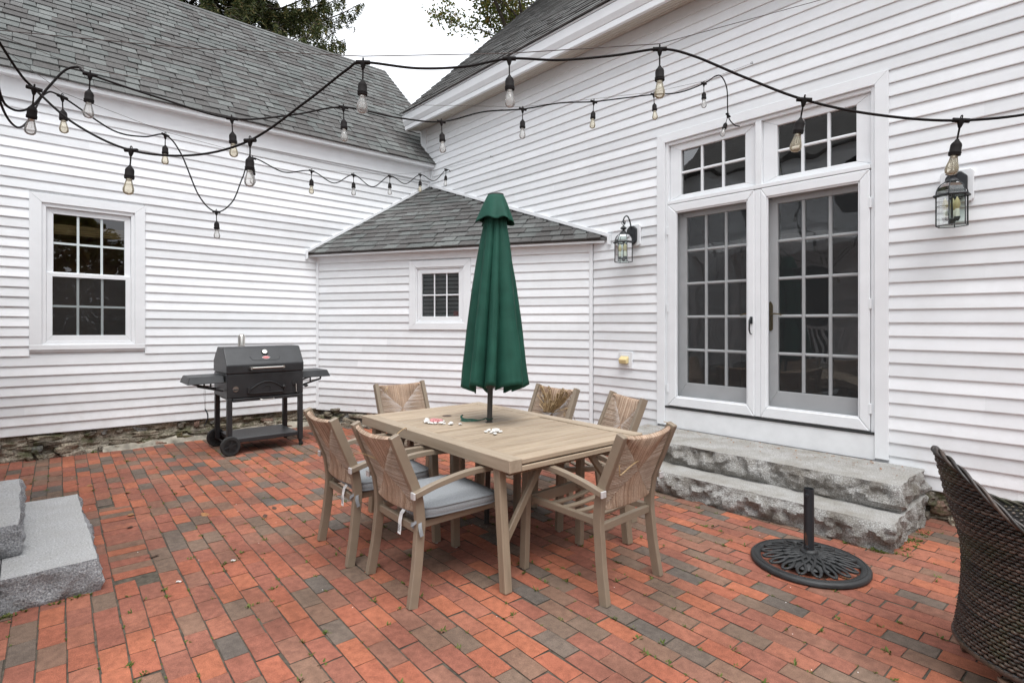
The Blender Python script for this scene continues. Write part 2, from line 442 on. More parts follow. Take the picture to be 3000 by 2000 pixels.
# ---------------------------------------------------------------- geometry helpers
V = Vector
class MB:
    def __init__(s):
        s.v = []; s.f = []
    def add(s, vs, fs):
        o = len(s.v)
        s.v.extend(tuple(p) for p in vs)
        s.f.extend(tuple(i + o for i in f) for f in fs)
        return s
    def hexa(s, p):
        """8 corners: 0-3 one face, 4-7 the opposite one"""
        return s.add(p, [(0, 3, 2, 1), (4, 5, 6, 7), (0, 1, 5, 4), (1, 2, 6, 5), (2, 3, 7, 6), (3, 0, 4, 7)])
    def box(s, x0, x1, y0, y1, z0, z1):
        return s.hexa([(x0, y0, z0), (x1, y0, z0), (x1, y1, z0), (x0, y1, z0), (x0, y0, z1), (x1, y0, z1), (x1, y1, z1), (x0, y1, z1)])
    def prism(s, poly, d):
        """closed polygon (list of points) extruded by vector d"""
        n = len(poly); d = V(d)
        vs = [V(p) for p in poly] + [V(p) + d for p in poly]
        fs = [tuple(range(n - 1, -1, -1)), tuple(range(n, 2 * n))] + [(i, (i + 1) % n, n + (i + 1) % n, n + i) for i in range(n)]
        return s.add(vs, fs)
    def sweep(s, pts, side, w, t, cap=True):
        """rectangular section swept along a path; side = fixed width axis, t may vary per point"""
        pts = [V(p) for p in pts]; side = V(side).normalized()
        n = len(pts)
        ts = t if isinstance(t, (list, tuple)) else [t] * n
        ws = w if isinstance(w, (list, tuple)) else [w] * n
        vs = []
        for i, p in enumerate(pts):
            tg = (pts[min(i + 1, n - 1)] - pts[max(i - 1, 0)]).normalized()
            q = tg.cross(side).normalized()
            a = side * ws[i] / 2; b = q * ts[i] / 2
            vs += [p - a - b, p + a - b, p + a + b, p - a + b]
        fs = []
        for i in range(n - 1):
            for k in range(4):
                fs.append((4 * i + k, 4 * i + (k + 1) % 4, 4 * i + 4 + (k + 1) % 4, 4 * i + 4 + k))
        if cap:
            fs += [(3, 2, 1, 0), tuple(4 * (n - 1) + k for k in range(4))]
        return s.add(vs, fs)
    def bar(s, p, q, side, w, t):
        return s.sweep([p, q], side, w, t)
    def tube(s, pts, r, n=8, cap=True, closed=False):
        pts = [V(p) for p in pts]
        m = len(pts)
        rs = r if isinstance(r, (list, tuple)) else [r] * m
        def tan(i):
            if closed:
                return (pts[(i + 1) % m] - pts[(i - 1) % m]).normalized()
            return (pts[min(i + 1, m - 1)] - pts[max(i - 1, 0)]).normalized()
        t0 = tan(0)
        up = V((0, 0, 1)) if abs(t0.z) < .9 else V((1, 0, 0))
        a = t0.cross(up).normalized()
        vs = []
        for i in range(m):
            t = tan(i)
            a = (a - t * a.dot(t))
            if a.length < 1e-6:
                a = t.orthogonal()
            a.normalize()
            b = t.cross(a)
            for k in range(n):
                th = 2 * math.pi * k / n
                vs.append(pts[i] + (a * math.cos(th) + b * math.sin(th)) * rs[i])
        fs = []
        for i in range(m if closed else m - 1):
            j = (i + 1) % m
            for k in range(n):
                fs.append((i * n + k, i * n + (k + 1) % n, j * n + (k + 1) % n, j * n + k))
        if cap and not closed:
            fs += [tuple(range(n - 1, -1, -1)), tuple((m - 1) * n + k for k in range(n))]
        return s.add(vs, fs)
    def lathe(s, prof, n=24, c=(0, 0, 0), cap=True, phase=0.0, axis=None):
        """profile of (radius, height)"""
        c = V(c)
        rot = V(axis).to_track_quat('Z', 'Y').to_matrix() if axis else None
        vs = []
        for r, z in prof:
            for k in range(n):
                th = 2 * math.pi * k / n + phase
                p = V((r * math.cos(th), r * math.sin(th), z))
                if rot: p = rot @ p
                vs.append(c + p)
        fs = []
        for i in range(len(prof) - 1):
            for k in range(n):
                fs.append((i * n + k, i * n + (k + 1) % n, (i + 1) * n + (k + 1) % n, (i + 1) * n + k))
        if cap:
            fs += [tuple(range(n - 1, -1, -1)), tuple((len(prof) - 1) * n + k for k in range(n))]
        return s.add(vs, fs)
    def mesh(s, name, bevel=0.0, smooth=0.0, recalc=True, seg=1):
        me = bpy.data.meshes.new(name)
        me.from_pydata(s.v, [], s.f)
        if recalc or bevel:
            bm = bmesh.new(); bm.from_mesh(me)
            if recalc:
                bmesh.ops.recalc_face_normals(bm, faces=bm.faces)
            if bevel:
                es = [e for e in bm.edges if len(e.link_faces) == 2 and e.calc_face_angle(0) > .5]
                bmesh.ops.bevel(bm, geom=es, offset=bevel, segments=seg, affect='EDGES', profile=.5, clamp_overlap=True)
            bm.to_mesh(me); bm.free()
        if smooth:
            for p in me.polygons: p.use_smooth = True
            me.set_sharp_from_angle(angle=R(smooth))
        me.update()
        return me
    def build(s, name, m, parent=None, bevel=0.0, smooth=0.0, recalc=True, seg=1):
        return put(name, s.mesh(name, bevel, smooth, recalc, seg), m, parent)

def put(name, me, m=None, parent=None):
    if m is not None and not me.materials:
        me.materials.append(M[m] if isinstance(m, str) else m)
    o = bpy.data.objects.new(name, me)
    col.objects.link(o)
    if parent is not None: o.parent = parent
    return o
def tag(o, label, cat, group=None):
    o['label'] = label; o['category'] = cat
    if group: o['group'] = group
    return o
def thing(name, label, cat, loc=(0, 0, 0), rz=0.0, group=None):
    o = bpy.data.objects.new(name, None); col.objects.link(o)
    o.empty_display_size = .1
    o.location = loc; o.rotation_euler = (0, 0, rz)
    return tag(o, label, cat, group)
def struct(o):
    o['kind'] = 'structure'; return o
def stuff(o):
    o['kind'] = 'stuff'; return o
def copy_tree(o, parent=None):
    c = o.copy(); col.objects.link(c); c.parent = parent
    for ch in list(o.children): copy_tree(ch, c)
    return c
def kids(o):
    return list(o.children)
def bez(p, q, sag, n=12):
    """hanging curve between two points"""
    p, q = V(p), V(q)
    return [p.lerp(q, i / n) - V((0, 0, 1)) * sag * 4 * (i / n) * (1 - i / n) for i in range(n + 1)]
def catmull(pts, n=8):
    pts = [V(p) for p in pts]
    P = [pts[0] * 2 - pts[1]] + pts + [pts[-1] * 2 - pts[-2]]
    out = []
    for i in range(1, len(P) - 2):
        a, b, c, d = P[i - 1], P[i], P[i + 1], P[i + 2]
        for k in range(n):
            t = k / n
            out.append(.5 * ((2 * b) + (c - a) * t + (2 * a - 5 * b + 4 * c - d) * t * t + (3 * b - a - 3 * c + d) * t ** 3))
    out.append(pts[-1])
    return out

class Wall:
    """a vertical wall plane: a = metres along it, z = height, o = metres out of it"""
    def __init__(s, O, u, n, tilt=0.0, a_mid=0.0):
        s.O = V(O); s.u = V(u).normalized(); s.n = V(n).normalized(); s.tilt = tilt; s.am = a_mid
    def pt(s, a, z, o=0.0):
        return s.O + s.u * a + s.n * o + V((0, 0, z + s.tilt * (a - s.am)))
    def box(s, mb, a0, a1, z0, z1, o0, o1):
        return mb.hexa([s.pt(a0, z0, o0), s.pt(a1, z0, o0), s.pt(a1, z0, o1), s.pt(a0, z0, o1),
                        s.pt(a0, z1, o0), s.pt(a1, z1, o0), s.pt(a1, z1, o1), s.pt(a0, z1, o1)])
    def poly(s, mb, pts, o0, o1):
        return mb.prism([s.pt(a, z, o0) for a, z in pts], s.n * (o1 - o0))
WA = Wall((0, 0, 0), (0, 1, 0), (1, 0, 0), -.013, -4.4)
WB = Wall((0, 0, 0), (1, 0, 0), (0, -1, 0))
CT = V((3.429, 1.876, 0)).normalized()
CN = V((CT.y, -CT.x, 0))
WC = Wall((0, -1.876, 0), CT, CN)
EXPO = .1016

def clapboard(W, parent, a0, a1, z, split=True):
    if a1 - a0 < .02: return
    if split and a1 - a0 > 2.6 and random.random() < .55:
        m_ = random.uniform(a0 + .5, a1 - .5)
        clapboard(W, parent, a0, m_ + .02, z, False)
        clapboard(W, parent, m_, a1, z + .0008, None)
        return
    mb = MB()
    j = random.uniform(-.0006, .0006) + (.0012 if split is None else 0)
    prof = [(0, z - .001), (.0175 + j, z - .0015), (.0185 + j, z + .0045), (.0045, z + EXPO + .006), (0, z + EXPO + .006)]
    mb.prism([W.pt(a0, zz, oo) for oo, zz in prof], W.pt(a1, 0) - W.pt(a0, 0))
    mb.build('clapboard', 'vinyl', parent)

def frame4(parent, name, W, a0, a1, z0, z1, wl, wr, wt, wb, o0, o1, m, bevel=.002):
    """four mitred boards round an opening; width 0 leaves a side out"""
    g = .0007
    sides = []
    if wl: sides.append([(a0, z0), (a0 + wl, z0 + wb + g), (a0 + wl, z1 - wt - g), (a0, z1)])
    if wr: sides.append([(a1, z0), (a1 - wr, z0 + wb + g), (a1 - wr, z1 - wt - g), (a1, z1)])
    if wt: sides.append([(a0 + g, z1), (a0 + wl + g, z1 - wt), (a1 - wr - g, z1 - wt), (a1 - g, z1)])
    if wb: sides.append([(a0 + g, z0), (a0 + wl + g, z0 + wb), (a1 - wr - g, z0 + wb), (a1 - g, z0)])
    for p in sides:
        mb = MB(); W.poly(mb, p, o0, o1); mb.build(name, m, parent, bevel=bevel)

def lites(parent, W, a0, a1, z0, z1, nc, nr, mw, og, ob0, ob1, mm, bevel=.003, gl='glass'):
    """muntin bars and one pane per light"""
    ca, cz = (a1 - a0) / nc, (z1 - z0) / nr
    for i in range(1, nc):
        mb = MB(); a = a0 + i * ca
        W.box(mb, a - mw / 2, a + mw / 2, z0, z1, ob0, ob1); mb.build('muntin', mm, parent, bevel=bevel)
    for j in range(1, nr):
        for i in range(nc):
            mb = MB(); z = z0 + j * cz
            W.box(mb, a0 + i * ca + (mw / 2 if i else 0), a0 + (i + 1) * ca - (mw / 2 if i < nc - 1 else 0), z - mw / 2, z + mw / 2, ob0 + .001, ob1 - .001)
            mb.build('muntin', mm, parent, bevel=bevel)
    for i in range(nc):
        for j in range(nr):
            mb = MB()
            mb.add([W.pt(a0 + i * ca, z0 + j * cz, og), W.pt(a0 + (i + 1) * ca, z0 + j * cz, og), W.pt(a0 + (i + 1) * ca, z0 + (j + 1) * cz, og), W.pt(a0 + i * ca, z0 + (j + 1) * cz, og)], [(0, 1, 2, 3)])
            mb.build('pane', gl, parent, recalc=False)

def room(parent, W, a0, a1, z0, z1, depth, m):
    """the dark room behind an opening, open towards the wall"""
    p = [W.pt(a0, z0, -.14), W.pt(a1, z0, -.14), W.pt(a1, z1, -.14), W.pt(a0, z1, -.14)]
    q = [W.pt(a0 - .5, z0 - .3, -depth), W.pt(a1 + .5, z0 - .3, -depth), W.pt(a1 + .5, z1 + .3, -depth), W.pt(a0 - .5, z1 + .3, -depth)]
    mb = MB().add(p + q, [(0, 1, 5, 4), (1, 2, 6, 5), (2, 3, 7, 6), (3, 0, 4, 7), (4, 5, 6, 7)])
    return mb.build('interior', m, parent, recalc=False)

# ---- shingles: the 300 nearest are objects, the rest one part
SH = []
for k in range(4):
    s0, s1 = [(.0, .0), (.05, -.04), (-.04, .05), (.03, .03)][k]
    mb = MB()
    b0, t0 = .017, .0035
    mb.hexa([(0, 0, 0), (1, 0, 0), (1 - s1, 1, 0), (s0, 1, 0), (0, 0, b0), (1, 0, b0), (1 - s1, 1, t0), (s0, 1, t0)])
    SH.append(mb.mesh('shingle'))
def shingle_roof(parent, O, u, v, vmax, lim, expo, wr, m, max_obj=300):
    O, u, v = V(O), V(u).normalized(), V(v).normalized()
    n = u.cross(v)
    if n.z < 0: n = -n
    tabs = []
    r = 0
    while r * expo < vmax:
        v0 = r * expo
        a0, a1 = lim(min(v0 + expo * .5, vmax))
        a = a0
        first = True
        while a < a1 - .01:
            w = random.uniform(*wr) * (random.uniform(.3, 1) if first else 1)
            first = False
            w = min(w, a1 - a)
            ln = min(expo * 1.12, vmax - v0 + .02)
            tabs.append((O + u * a + v * v0 + n * random.choice((.001, .001, .006)), w - .004, ln))
            a += w
        r += 1
    tabs.sort(key=lambda t: (t[0] - CAM).length)
    for me in SH: pass
    meshes = []
    for k, me in enumerate(SH):
        c = me.copy(); c.materials.append(M[m]); meshes.append(c)
    for p, w, ln in tabs[:max_obj]:
        o = put('shingle', random.choice(meshes), None, parent)
        mt = Matrix((u * w, v * ln, n)).transposed().to_4x4()
        mt.translation = p
        o.matrix_local = mt
    if len(tabs) > max_obj:
        mb = MB()
        for p, w, ln in tabs[max_obj:]:
            k = random.randrange(4)
            mt = Matrix((u * w, v * ln, n)).transposed().to_4x4(); mt.translation = p
            mb.add([mt @ q.co for q in SH[k].vertices], [tuple(f.vertices) for f in SH[k].polygons])
        stuff(mb.build('shingle_field', m, parent, recalc=False))

# ================================================================ the ground
mb = MB(); mb.add([(-150, -150, -.02), (150, -150, -.02), (150, 150, -.02), (-150, 150, -.02)], [(0, 1, 2, 3)])
struct(mb.build('ground', 'soil'))
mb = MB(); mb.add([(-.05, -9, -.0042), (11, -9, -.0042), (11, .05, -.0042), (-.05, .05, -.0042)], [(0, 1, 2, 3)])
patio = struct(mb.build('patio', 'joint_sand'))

def brick_mesh(l, w, k):
    rr = random.Random(100 + k)
    c = .0016
    h = .0
    x, y = l / 2, w / 2
    j = lambda s=.0018: rr.uniform(-s, s)
    base = [(-x + j(), -y + j()), (x + j(), -y + j()), (x + j(), y + j()), (-x + j(), y + j())]
    vs = [(a, b, -.045) for a, b in base] + [(a, b, -.0018 + j(.0004)) for a, b in base] + [(a * (1 - c / x), b * (1 - c / y), h + j(.0004)) for a, b in base]
    if k % 2:      # a worn, chipped corner
        q = rr.randrange(4); e = rr.uniform(.004, .010)
        a, b, z_ = vs[8 + q]; vs[8 + q] = (a - math.copysign(e, a), b - math.copysign(e, b), z_)
        a, b, z_ = vs[4 + q]; vs[4 + q] = (a - math.copysign(e * .6, a), b - math.copysign(e * .6, b), z_ - .002)
    fs = [(8, 9, 10, 11)]
    for i in range(4):
        n = (i + 1) % 4
        fs += [(i, n, 4 + n, 4 + i), (4 + i, 4 + n, 8 + n, 8 + i)]
    me = bpy.data.meshes.new('brick'); me.from_pydata(vs, [], fs); me.update()
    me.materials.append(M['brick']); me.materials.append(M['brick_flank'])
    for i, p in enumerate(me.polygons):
        if i and i % 2: p.material_index = 1     # soiled flanks, coloured darker to put shade into the joints
    return me
def rotp(x, y, a=R(-2.2)):
    dx, dy = x - 5.0, y + 3.0
    return 5.0 + dx * math.cos(a) - dy * math.sin(a), -3.0 + dx * math.sin(a) + dy * math.cos(a)
BR = [brick_mesh(.1982, .0972, k) for k in range(12)]
BRY = BR
places = []
def in_house(x, y):
    # behind the corner closet's face
    return (V((x, y, 0)) - WC.O).dot(CN) < .0
ny = 0
y = .45
row = 0
while y > -8.6:
    x = -.42 + (.1016 if row % 2 else 0) + random.uniform(-.012, .012)
    while x < 10.6:
        cx, cy = rotp(x + .1016, y - .0508)
        ok = not (in_house(cx, cy) and cx < 3.5) and cx > -.02 and cy < -.02
        if row in (48, 49) and 2.40 < x + .1016 < 3.96: ok = False       # soldier strip by the pale step
        if 2.45 < cx < 3.88 and -5.6 < cy < -4.66: ok = False
        if 4.3 < cx < 6.56 and cy > -.93: ok = False
        if ok: places.append((cx, cy, 0))
        x += .2032
    y -= .1016
    row += 1
for k in range(15):
    places.append((*rotp(2.43 + k * .1016, .45 - 49 * .1016), 1))
def settle(x, y):
    return .0012 * noise.noise(V((x * .7, y * .7, 3.1)))
cand = []
for cx, cy, rot in places:
    d = V((cx, cy, 0)) - CAM
    dep = d.x * -.7455 + d.y * .6665
    lat = d.x * .6665 + d.y * .7455
    px = 1500 + 1607 * lat / dep if dep > .3 else -9999
    py = 942 + 1607 * 1.43 / dep if dep > .3 else 9999
    vis = dep > .3 and -20 < px < 3020 and py < 2030
    cand.append((0 if vis else 1, d.length, cx, cy, rot))
cand.sort()
mb = MB()
for i, (nv, dl, cx, cy, rot) in enumerate(cand):
    k = random.randrange(12)
    mt = Matrix.Translation((cx + random.uniform(-.0015, .0015), cy + random.uniform(-.0015, .0015), settle(cx, cy) + random.uniform(-.0009, .0014)))
    mt = mt @ Matrix.Rotation(R(90) * rot + R(-2.2) + random.uniform(-.009, .009) + (math.pi if random.random() < .5 else 0), 4, 'Z')
    mt = mt @ Matrix.Rotation(random.uniform(-.008, .008), 4, 'X') @ Matrix.Rotation(random.uniform(-.005, .005), 4, 'Y')
    if i < 300:
        o = put('brick', BR[k], None, patio); o.matrix_local = mt
    else:
        mb.add([mt @ q.co for q in BR[k].vertices], [tuple(f.vertices) for f in BR[k].polygons])
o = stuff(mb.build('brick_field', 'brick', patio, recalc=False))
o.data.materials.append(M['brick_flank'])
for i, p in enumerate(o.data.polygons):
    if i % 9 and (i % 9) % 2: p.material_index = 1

# ================================================================ house along the left side
HA = thing('clapboard_house', 'white clapboard house wing with a six-over-six sash window and long grey shingle roof', 'building')
WIN = (-4.905, -3.899, 1.128, 2.764)
zc = .255
mb = MB()
WA.box(mb, -8.0, WIN[0] + .09, .27, 3.95, -.16, -.003); WA.box(mb, WIN[1] - .09, .0, .27, 3.95, -.16, -.003)
WA.box(mb, WIN[0] + .09, WIN[1] - .09, .27, WIN[2] + .04, -.16, -.003); WA.box(mb, WIN[0] + .09, WIN[1] - .09, WIN[3] - .08, 3.95, -.16, -.003)
wall = mb.build('wall', 'white_paint', HA)
i = 0
while True:
    z = zc + i * EXPO
    if z > 3.9: break
    a1 = -1.885
    if z > 2.30: a1 = min(-.02, -(3.66 - z) * 1.555)
    if z + EXPO * .8 > WIN[2] and z < WIN[3] - .004:
        clapboard(WA, wall, -7.9, WIN[0] + .002, z); clapboard(WA, wall, WIN[1] - .002, a1, z)
    else:
        clapboard(WA, wall, -7.9, a1, z)
    i += 1
# frieze, soffit and fascia under the eave
mb = MB(); mb.box(.0185, .036, -7.9, -.001, 3.70, 3.92); mb.build('frieze_board', 'white_trim', HA, bevel=.002)
mb = MB(); mb.box(-.0, .135, -7.9, .0, 3.905, 3.925); mb.build('soffit', 'white_trim', HA)
mb = MB(); mb.prism([(.135, -7.9, 3.900), (.152, -7.9, 3.900), (.152, -7.9, 3.962), (.135, -7.9, 3.962)], (0, 7.9, 0)); mb.build('fascia', 'white_trim', HA, bevel=.002)
mb = MB(); mb.prism([(.02, -.02, 3.69), (.075, -.02, 3.69), (.15, -.02, 3.95), (.02, -.02, 3.95)], (0, .015, 0)); mb.build('eave_return', 'white_trim', HA)
# roof
mb = MB(); mb.prism([(.16, -8.0, 3.955), (-2.42, -8.0, 6.470), (-5.0, -8.0, 3.955)], (0, 8.5, 0)); roof = mb.build('roof', 'shingle', HA)
v = V((-2.58, 0, 2.515)).normalized()
shingle_roof(roof, V((.178, -7.6, 3.948)), (0, 1, 0), v, 3.625, lambda t: (0, 8.12), .142, (.10, .24), 'shingle')
mb = MB(); mb.prism([(-2.30, -7.9, 6.372), (-2.42, -7.9, 6.500), (-2.54, -7.9, 6.372), (-2.54, -7.9, 6.358), (-2.42, -7.9, 6.483), (-2.30, -7.9, 6.358)], (0, 8.42, 0)); mb.build('ridge_cap', 'shingle_worn', HA)

# double-hung window
win = MB(); WA.box(win, WIN[0] + .1, WIN[1] - .1, WIN[3] - .095, WIN[3] - .09, -.06, .0)
win = win.build('window', 'white_trim', HA)
frame4(win, 'casing', WA, WIN[0], WIN[1], WIN[2] + .055, WIN[3], .10, .098, .092, .0, .003, .028, 'white_trim')
mb = MB(); WA.box(mb, WIN[0], WIN[1], WIN[2], WIN[2] + .054, .003, .032); mb.build('sill', 'white_trim', win, bevel=.003)
mb = MB(); WA.box(mb, WIN[0] + .004, WIN[1] - .004, WIN[2] - .022, WIN[2] - .001, .003, .020); mb.build('sill_drip', 'white_trim', win, bevel=.002)
a0, a1, z0, z1 = WIN[0] + .10, WIN[1] - .098, WIN[2] + .055, WIN[3] - .092
frame4(win, 'jamb', WA, a0, a1, z0, z1, .035, .035, .04, .035, -.07, .012, 'white_trim')
zm = (z0 + z1) / 2
frame4(win, 'sash', WA, a0 + .036, a1 - .036, zm - .015, z1 - .041, .058, .058, .06, .042, -.055, -.018, 'white_trim')
frame4(win, 'sash', WA, a0 + .036, a1 - .036, z0 + .036, zm + .018, .05, .05, .042, .062, -.030, .004, 'white_trim')
lites(win, WA, a0 + .094, a1 - .094, zm + .027, z1 - .101, 3, 2, .022, -.036, -.040, -.033, 'muntin_grey', 0)
lites(win, WA, a0 + .086, a1 - .086, z0 + .098, zm - .024, 3, 2, .022, -.016, -.020, -.013, 'muntin_grey', 0)
mb = MB(); mb.add([WA.pt(a0 + .05, z0 + .07, .000), WA.pt(a1 - .05, z0 + .07, .000), WA.pt(a1 - .05, zm, .000), WA.pt(a0 + .05, zm, .000)], [(0, 1, 2, 3)]); mb.build('insect_screen', 'screen_mesh', win, recalc=False)
for sx in (.3, .62):
    mb = MB(); WA.box(mb, a0 + sx, a0 + sx + .06, zm + .019, zm + .028, -.012, .002); mb.build('sash_lock', 'white_trim', win)
for k in range(5):
    mb = MB(); WA.box(mb, a0 + .05, a1 - .05, z1 - .30 + k * .022, z1 - .281 + k * .022, -.14, -.125); mb.build('window_slat', 'bamboo', win)
room(win, WA, a0, a1, z0, z1, 1.1, 'interior')

# rubble foundation
def stone_mesh(k):
    bm = bmesh.new(); bmesh.ops.create_icosphere(bm, subdivisions=3, radius=.5)
    for q in bm.verts:
        d = noise.noise(q.co * 2.3 + V((k * 7.1, 0, 0))) * .45 + noise.noise(q.co * 5.5 + V((0, k * 3.3, 0))) * .28
        c = q.co * (1 + d)
        for ax in range(3):
            c[ax] = max(-.40, min(.40, c[ax])) * (1 + .15 * noise.noise(q.co * 3 + V((0, 0, k * 5 + ax))))
        q.co = c
    me = bpy.data.meshes.new('stone'); bm.to_mesh(me); bm.free()
    me.materials.append(M['stone'])
    return me
ST = [stone_mesh(k) for k in range(9)]
def rubble(parent, W, a0, a1, ztop, out=.0, rows=(.075, .07, .065, .06)):
    # ragged face: layered, broken stone bedded in old mortar
    na, nz_ = int((a1 - a0) / .016), 20
    sheet = MB()
    for i in range(na + 1):
        for j in range(nz_ + 1):
            a, zz = a0 + (a1 - a0) * i / na, -.03 + (ztop + .03) * j / nz_
            q = V((a * 3.2, zz * 15, W.u.x * 5))
            d = .030 * noise.noise(q) + .022 * noise.noise(q * 2.3) + .012 * noise.noise(q * 6) - .034 * abs(noise.noise(V((a * 2.1, zz * 9, 7)))) + (.045 * (1 - (zz + .03) / (ztop + .03)) ** 2)
            sheet.v.append(W.pt(a, zz, out - .012 + d))
    for i in range(na):
        for j in range(nz_):
            k = i * (nz_ + 1) + j
            sheet.f.append((k, k + nz_ + 1, k + nz_ + 2, k + 1))
    sheet.build('rubble_face', 'stone', parent, recalc=False)
    z = -.02
    for r, h in enumerate(rows):
        a = a0 + random.uniform(0, .1)
        while a < a1:
            w = random.choice((.07, .10, .14, .18, .24, .34))
            hh = h * random.uniform(.55, 1.7)
            o = put('stone', random.choice(ST), None, parent)
            dep = random.uniform(.10, .20)
            c = W.pt(a + w / 2, z + h / 2, out - .040 + random.uniform(-.03, .02) + (len(rows) - 1 - r) * .018)
            rot = Matrix((W.u, -W.n, V((0, 0, 1)))).transposed().to_4x4()
            o.matrix_local = Matrix.Translation(c) @ rot @ Matrix.Rotation(random.uniform(-.22, .22), 4, 'Y') @ Matrix.Diagonal((w * 1.12, dep, hh * 1.12, 1))
            a += w * random.uniform(1.0, 2.6)
        z += h * .93
fd = MB(); WA.box(fd, -7.9, -1.6, -.05, .26, -.20, -.045); fd = fd.build('foundation', 'old_mortar', HA)
rubble(fd, WA, -6.6, -1.75, .26)
# smeared concrete along the foot of the stones
mb = MB()
n = 90
for i in range(n + 1):
    a = -4.3 + i * 2.75 / n
    w = .075 + .05 * noise.noise(V((a * 2.1, 0, 0))) + .02 * noise.noise(V((a * 9, 1, 0)))
    h = .075 + .04 * noise.noise(V((a * 2.7, 5, 0))) + .012 * noise.noise(V((a * 15, 5, 0)))
    mb.v += [(-.03, a, max(.02, h)), (.02 + w * .5, a, max(.012, h * .55)), (.03 + w, a, -.004)]
for i in range(n):
    for k in range(2):
        mb.f.append((3 * i + k, 3 * i + k + 1, 3 * i + 4 + k, 3 * i + 3 + k))
mb.build('concrete_skirt', 'mortar', HA, smooth=60)

# ================================================================ tall house on the right
HB = thing('clapboard_house', 'tall white clapboard house with glazed double doors, transom windows and steep grey roof', 'building')
mb = MB(); mb.box(-.24, 10.5, .0, .003, .1, 4.6); mb.box(-.24, -.2, .003, 6.0, .1, 4.6)
wall = MB()
DOOR = (4.306, 6.354, .372, 3.356)
# wall sheet with the door opening left free
WB.box(wall, -.24, DOOR[0] + .09, .215, 4.62, -.16, -.003)
WB.box(wall, DOOR[1] - .09, 10.4, .215, 4.62, -.16, -.003)
WB.box(wall, DOOR[0] + .09, DOOR[1] - .09, DOOR[3] - .08, 4.62, -.16, -.003)
WB.box(wall, DOOR[0] + .09, DOOR[1] - .09, .12, .55, -.16, -.003)
wall.box(-.24, -.10, .16, 6.6, .12, 4.9)
wall = wall.build('wall', 'white_paint', HB)
i = 0
while True:
    z = .204 + i * EXPO
    if z > 4.56: break
    b0 = -.072
    if z + .05 < 2.36: b0 = 3.445
    elif z + .05 < 3.62: b0 = (3.62 - z - .05) / .346 + .02
    if z + EXPO * .8 > .2 and z < DOOR[3] - .004:
        clapboard(WB, wall, b0, DOOR[0] + .002, z); clapboard(WB, wall, DOOR[1] - .002, 10.3, z)
    else:
        clapboard(WB, wall, b0, 10.3, z)
    i += 1
mb = MB(); WB.box(mb, -.245, -.074, 3.6, 4.62, -.003, .022); mb.build('corner_board', 'white_trim', HB, bevel=.003)
mb = MB(); WB.box(mb, -.02, .05, 3.45, 3.70, .0, .02); mb.build('corner_channel', 'white_trim', HB, bevel=.002)
# cornice
mb = MB(); mb.prism([(-.245, .0, 4.60), (-.245, -.30, 4.535), (-.245, -.30, 4.555), (-.245, .0, 4.62)], (10.6, 0, 0)); mb.build('soffit', 'soffit', HB)
for k in range(1, 5):
    mb = MB(); yy = -.06 * k; zz = 4.60 + .065 * yy / .30 - .0
    mb.prism([(-.24, yy - .02, zz - .009), (-.24, yy + .02, zz - .001), (-.24, yy + .02, zz + .006), (-.24, yy - .02, zz + .004)], (10.5, 0, 0)); mb.build('soffit_strip', 'soffit', HB)
mb = MB(); mb.prism([(-.25, -.285, 4.525), (-.25, -.315, 4.535), (-.25, -.318, 4.60), (-.25, -.285, 4.60)], (10.6, 0, 0)); mb.build('bed_mould', 'white_trim', HB, bevel=.003)
mb = MB(); mb.prism([(-.255, -.30, 4.601), (-.255, -.322, 4.601), (-.255, -.352, 4.66), (-.255, -.362, 4.755), (-.255, -.30, 4.765)], (10.6, 0, 0)); mb.build('fascia', 'white_trim', HB, bevel=.002)
mb = MB(); mb.prism([(-.26, -.30, 4.766), (-.26, -.368, 4.766), (-.26, -.368, 4.785), (-.26, -.30, 4.79)], (10.6, 0, 0)); mb.build('drip_edge', 'white_trim', HB)
mb = MB(); mb.prism([(-.26, -.37, 4.787), (-.26, 3.3, 8.40), (-.26, 3.3, 8.30), (-.26, -.30, 4.77)], (10.6, 0, 0)); roof = mb.build('roof', 'shingle_worn', HB)
shingle_roof(roof, V((-.285, -.385, 4.780)), (1, 0, 0), V((0, 3.67, 3.613)), 5.1, lambda t: (0, 5.4), .142, (.12, .32), 'shingle_worn')

# door unit: casing, kick board, storm doors, french doors, transoms
frame4(HB, 'door_casing', WB, DOOR[0], DOOR[1], DOOR[2], DOOR[3], .092, .092, .088, .0, .003, .030, 'white_trim')
a0, a1 = DOOR[0] + .092, DOOR[1] - .092
mb = MB(); WB.box(mb, a0 + .001, a1 - .001, DOOR[2] - .02, .548, .001, .014); mb.build('kick_board', 'white_paint', HB, bevel=.002)
mb = MB(); WB.box(mb, a0, a1, .549, .566, -.10, .022); mb.build('threshold', 'gap_dark', HB)
for s0, s1 in ((a0, a0 + .03), (a1 - .03, a1)):
    mb = MB(); WB.box(mb, s0, s1, .567, DOOR[3] - .088, -.15, .006); mb.build('jamb', 'white_trim', HB, bevel=.002)
mb = MB(); WB.box(mb, a0 + .031, a1 - .031, DOOR[3] - .12, DOOR[3] - .089, -.15, .004); mb.build('head_jamb', 'white_trim', HB, bevel=.002)
mb = MB(); WB.box(mb, a0 + .031, a1 - .031, 2.628, 2.662, -.15, .018); mb.build('transom_bar', 'white_trim', HB, bevel=.003)
mb = MB(); WB.box(mb, 5.325, 5.378, 2.663, DOOR[3] - .121, -.12, .012); mb.build('mullion', 'white_trim', HB, bevel=.003)
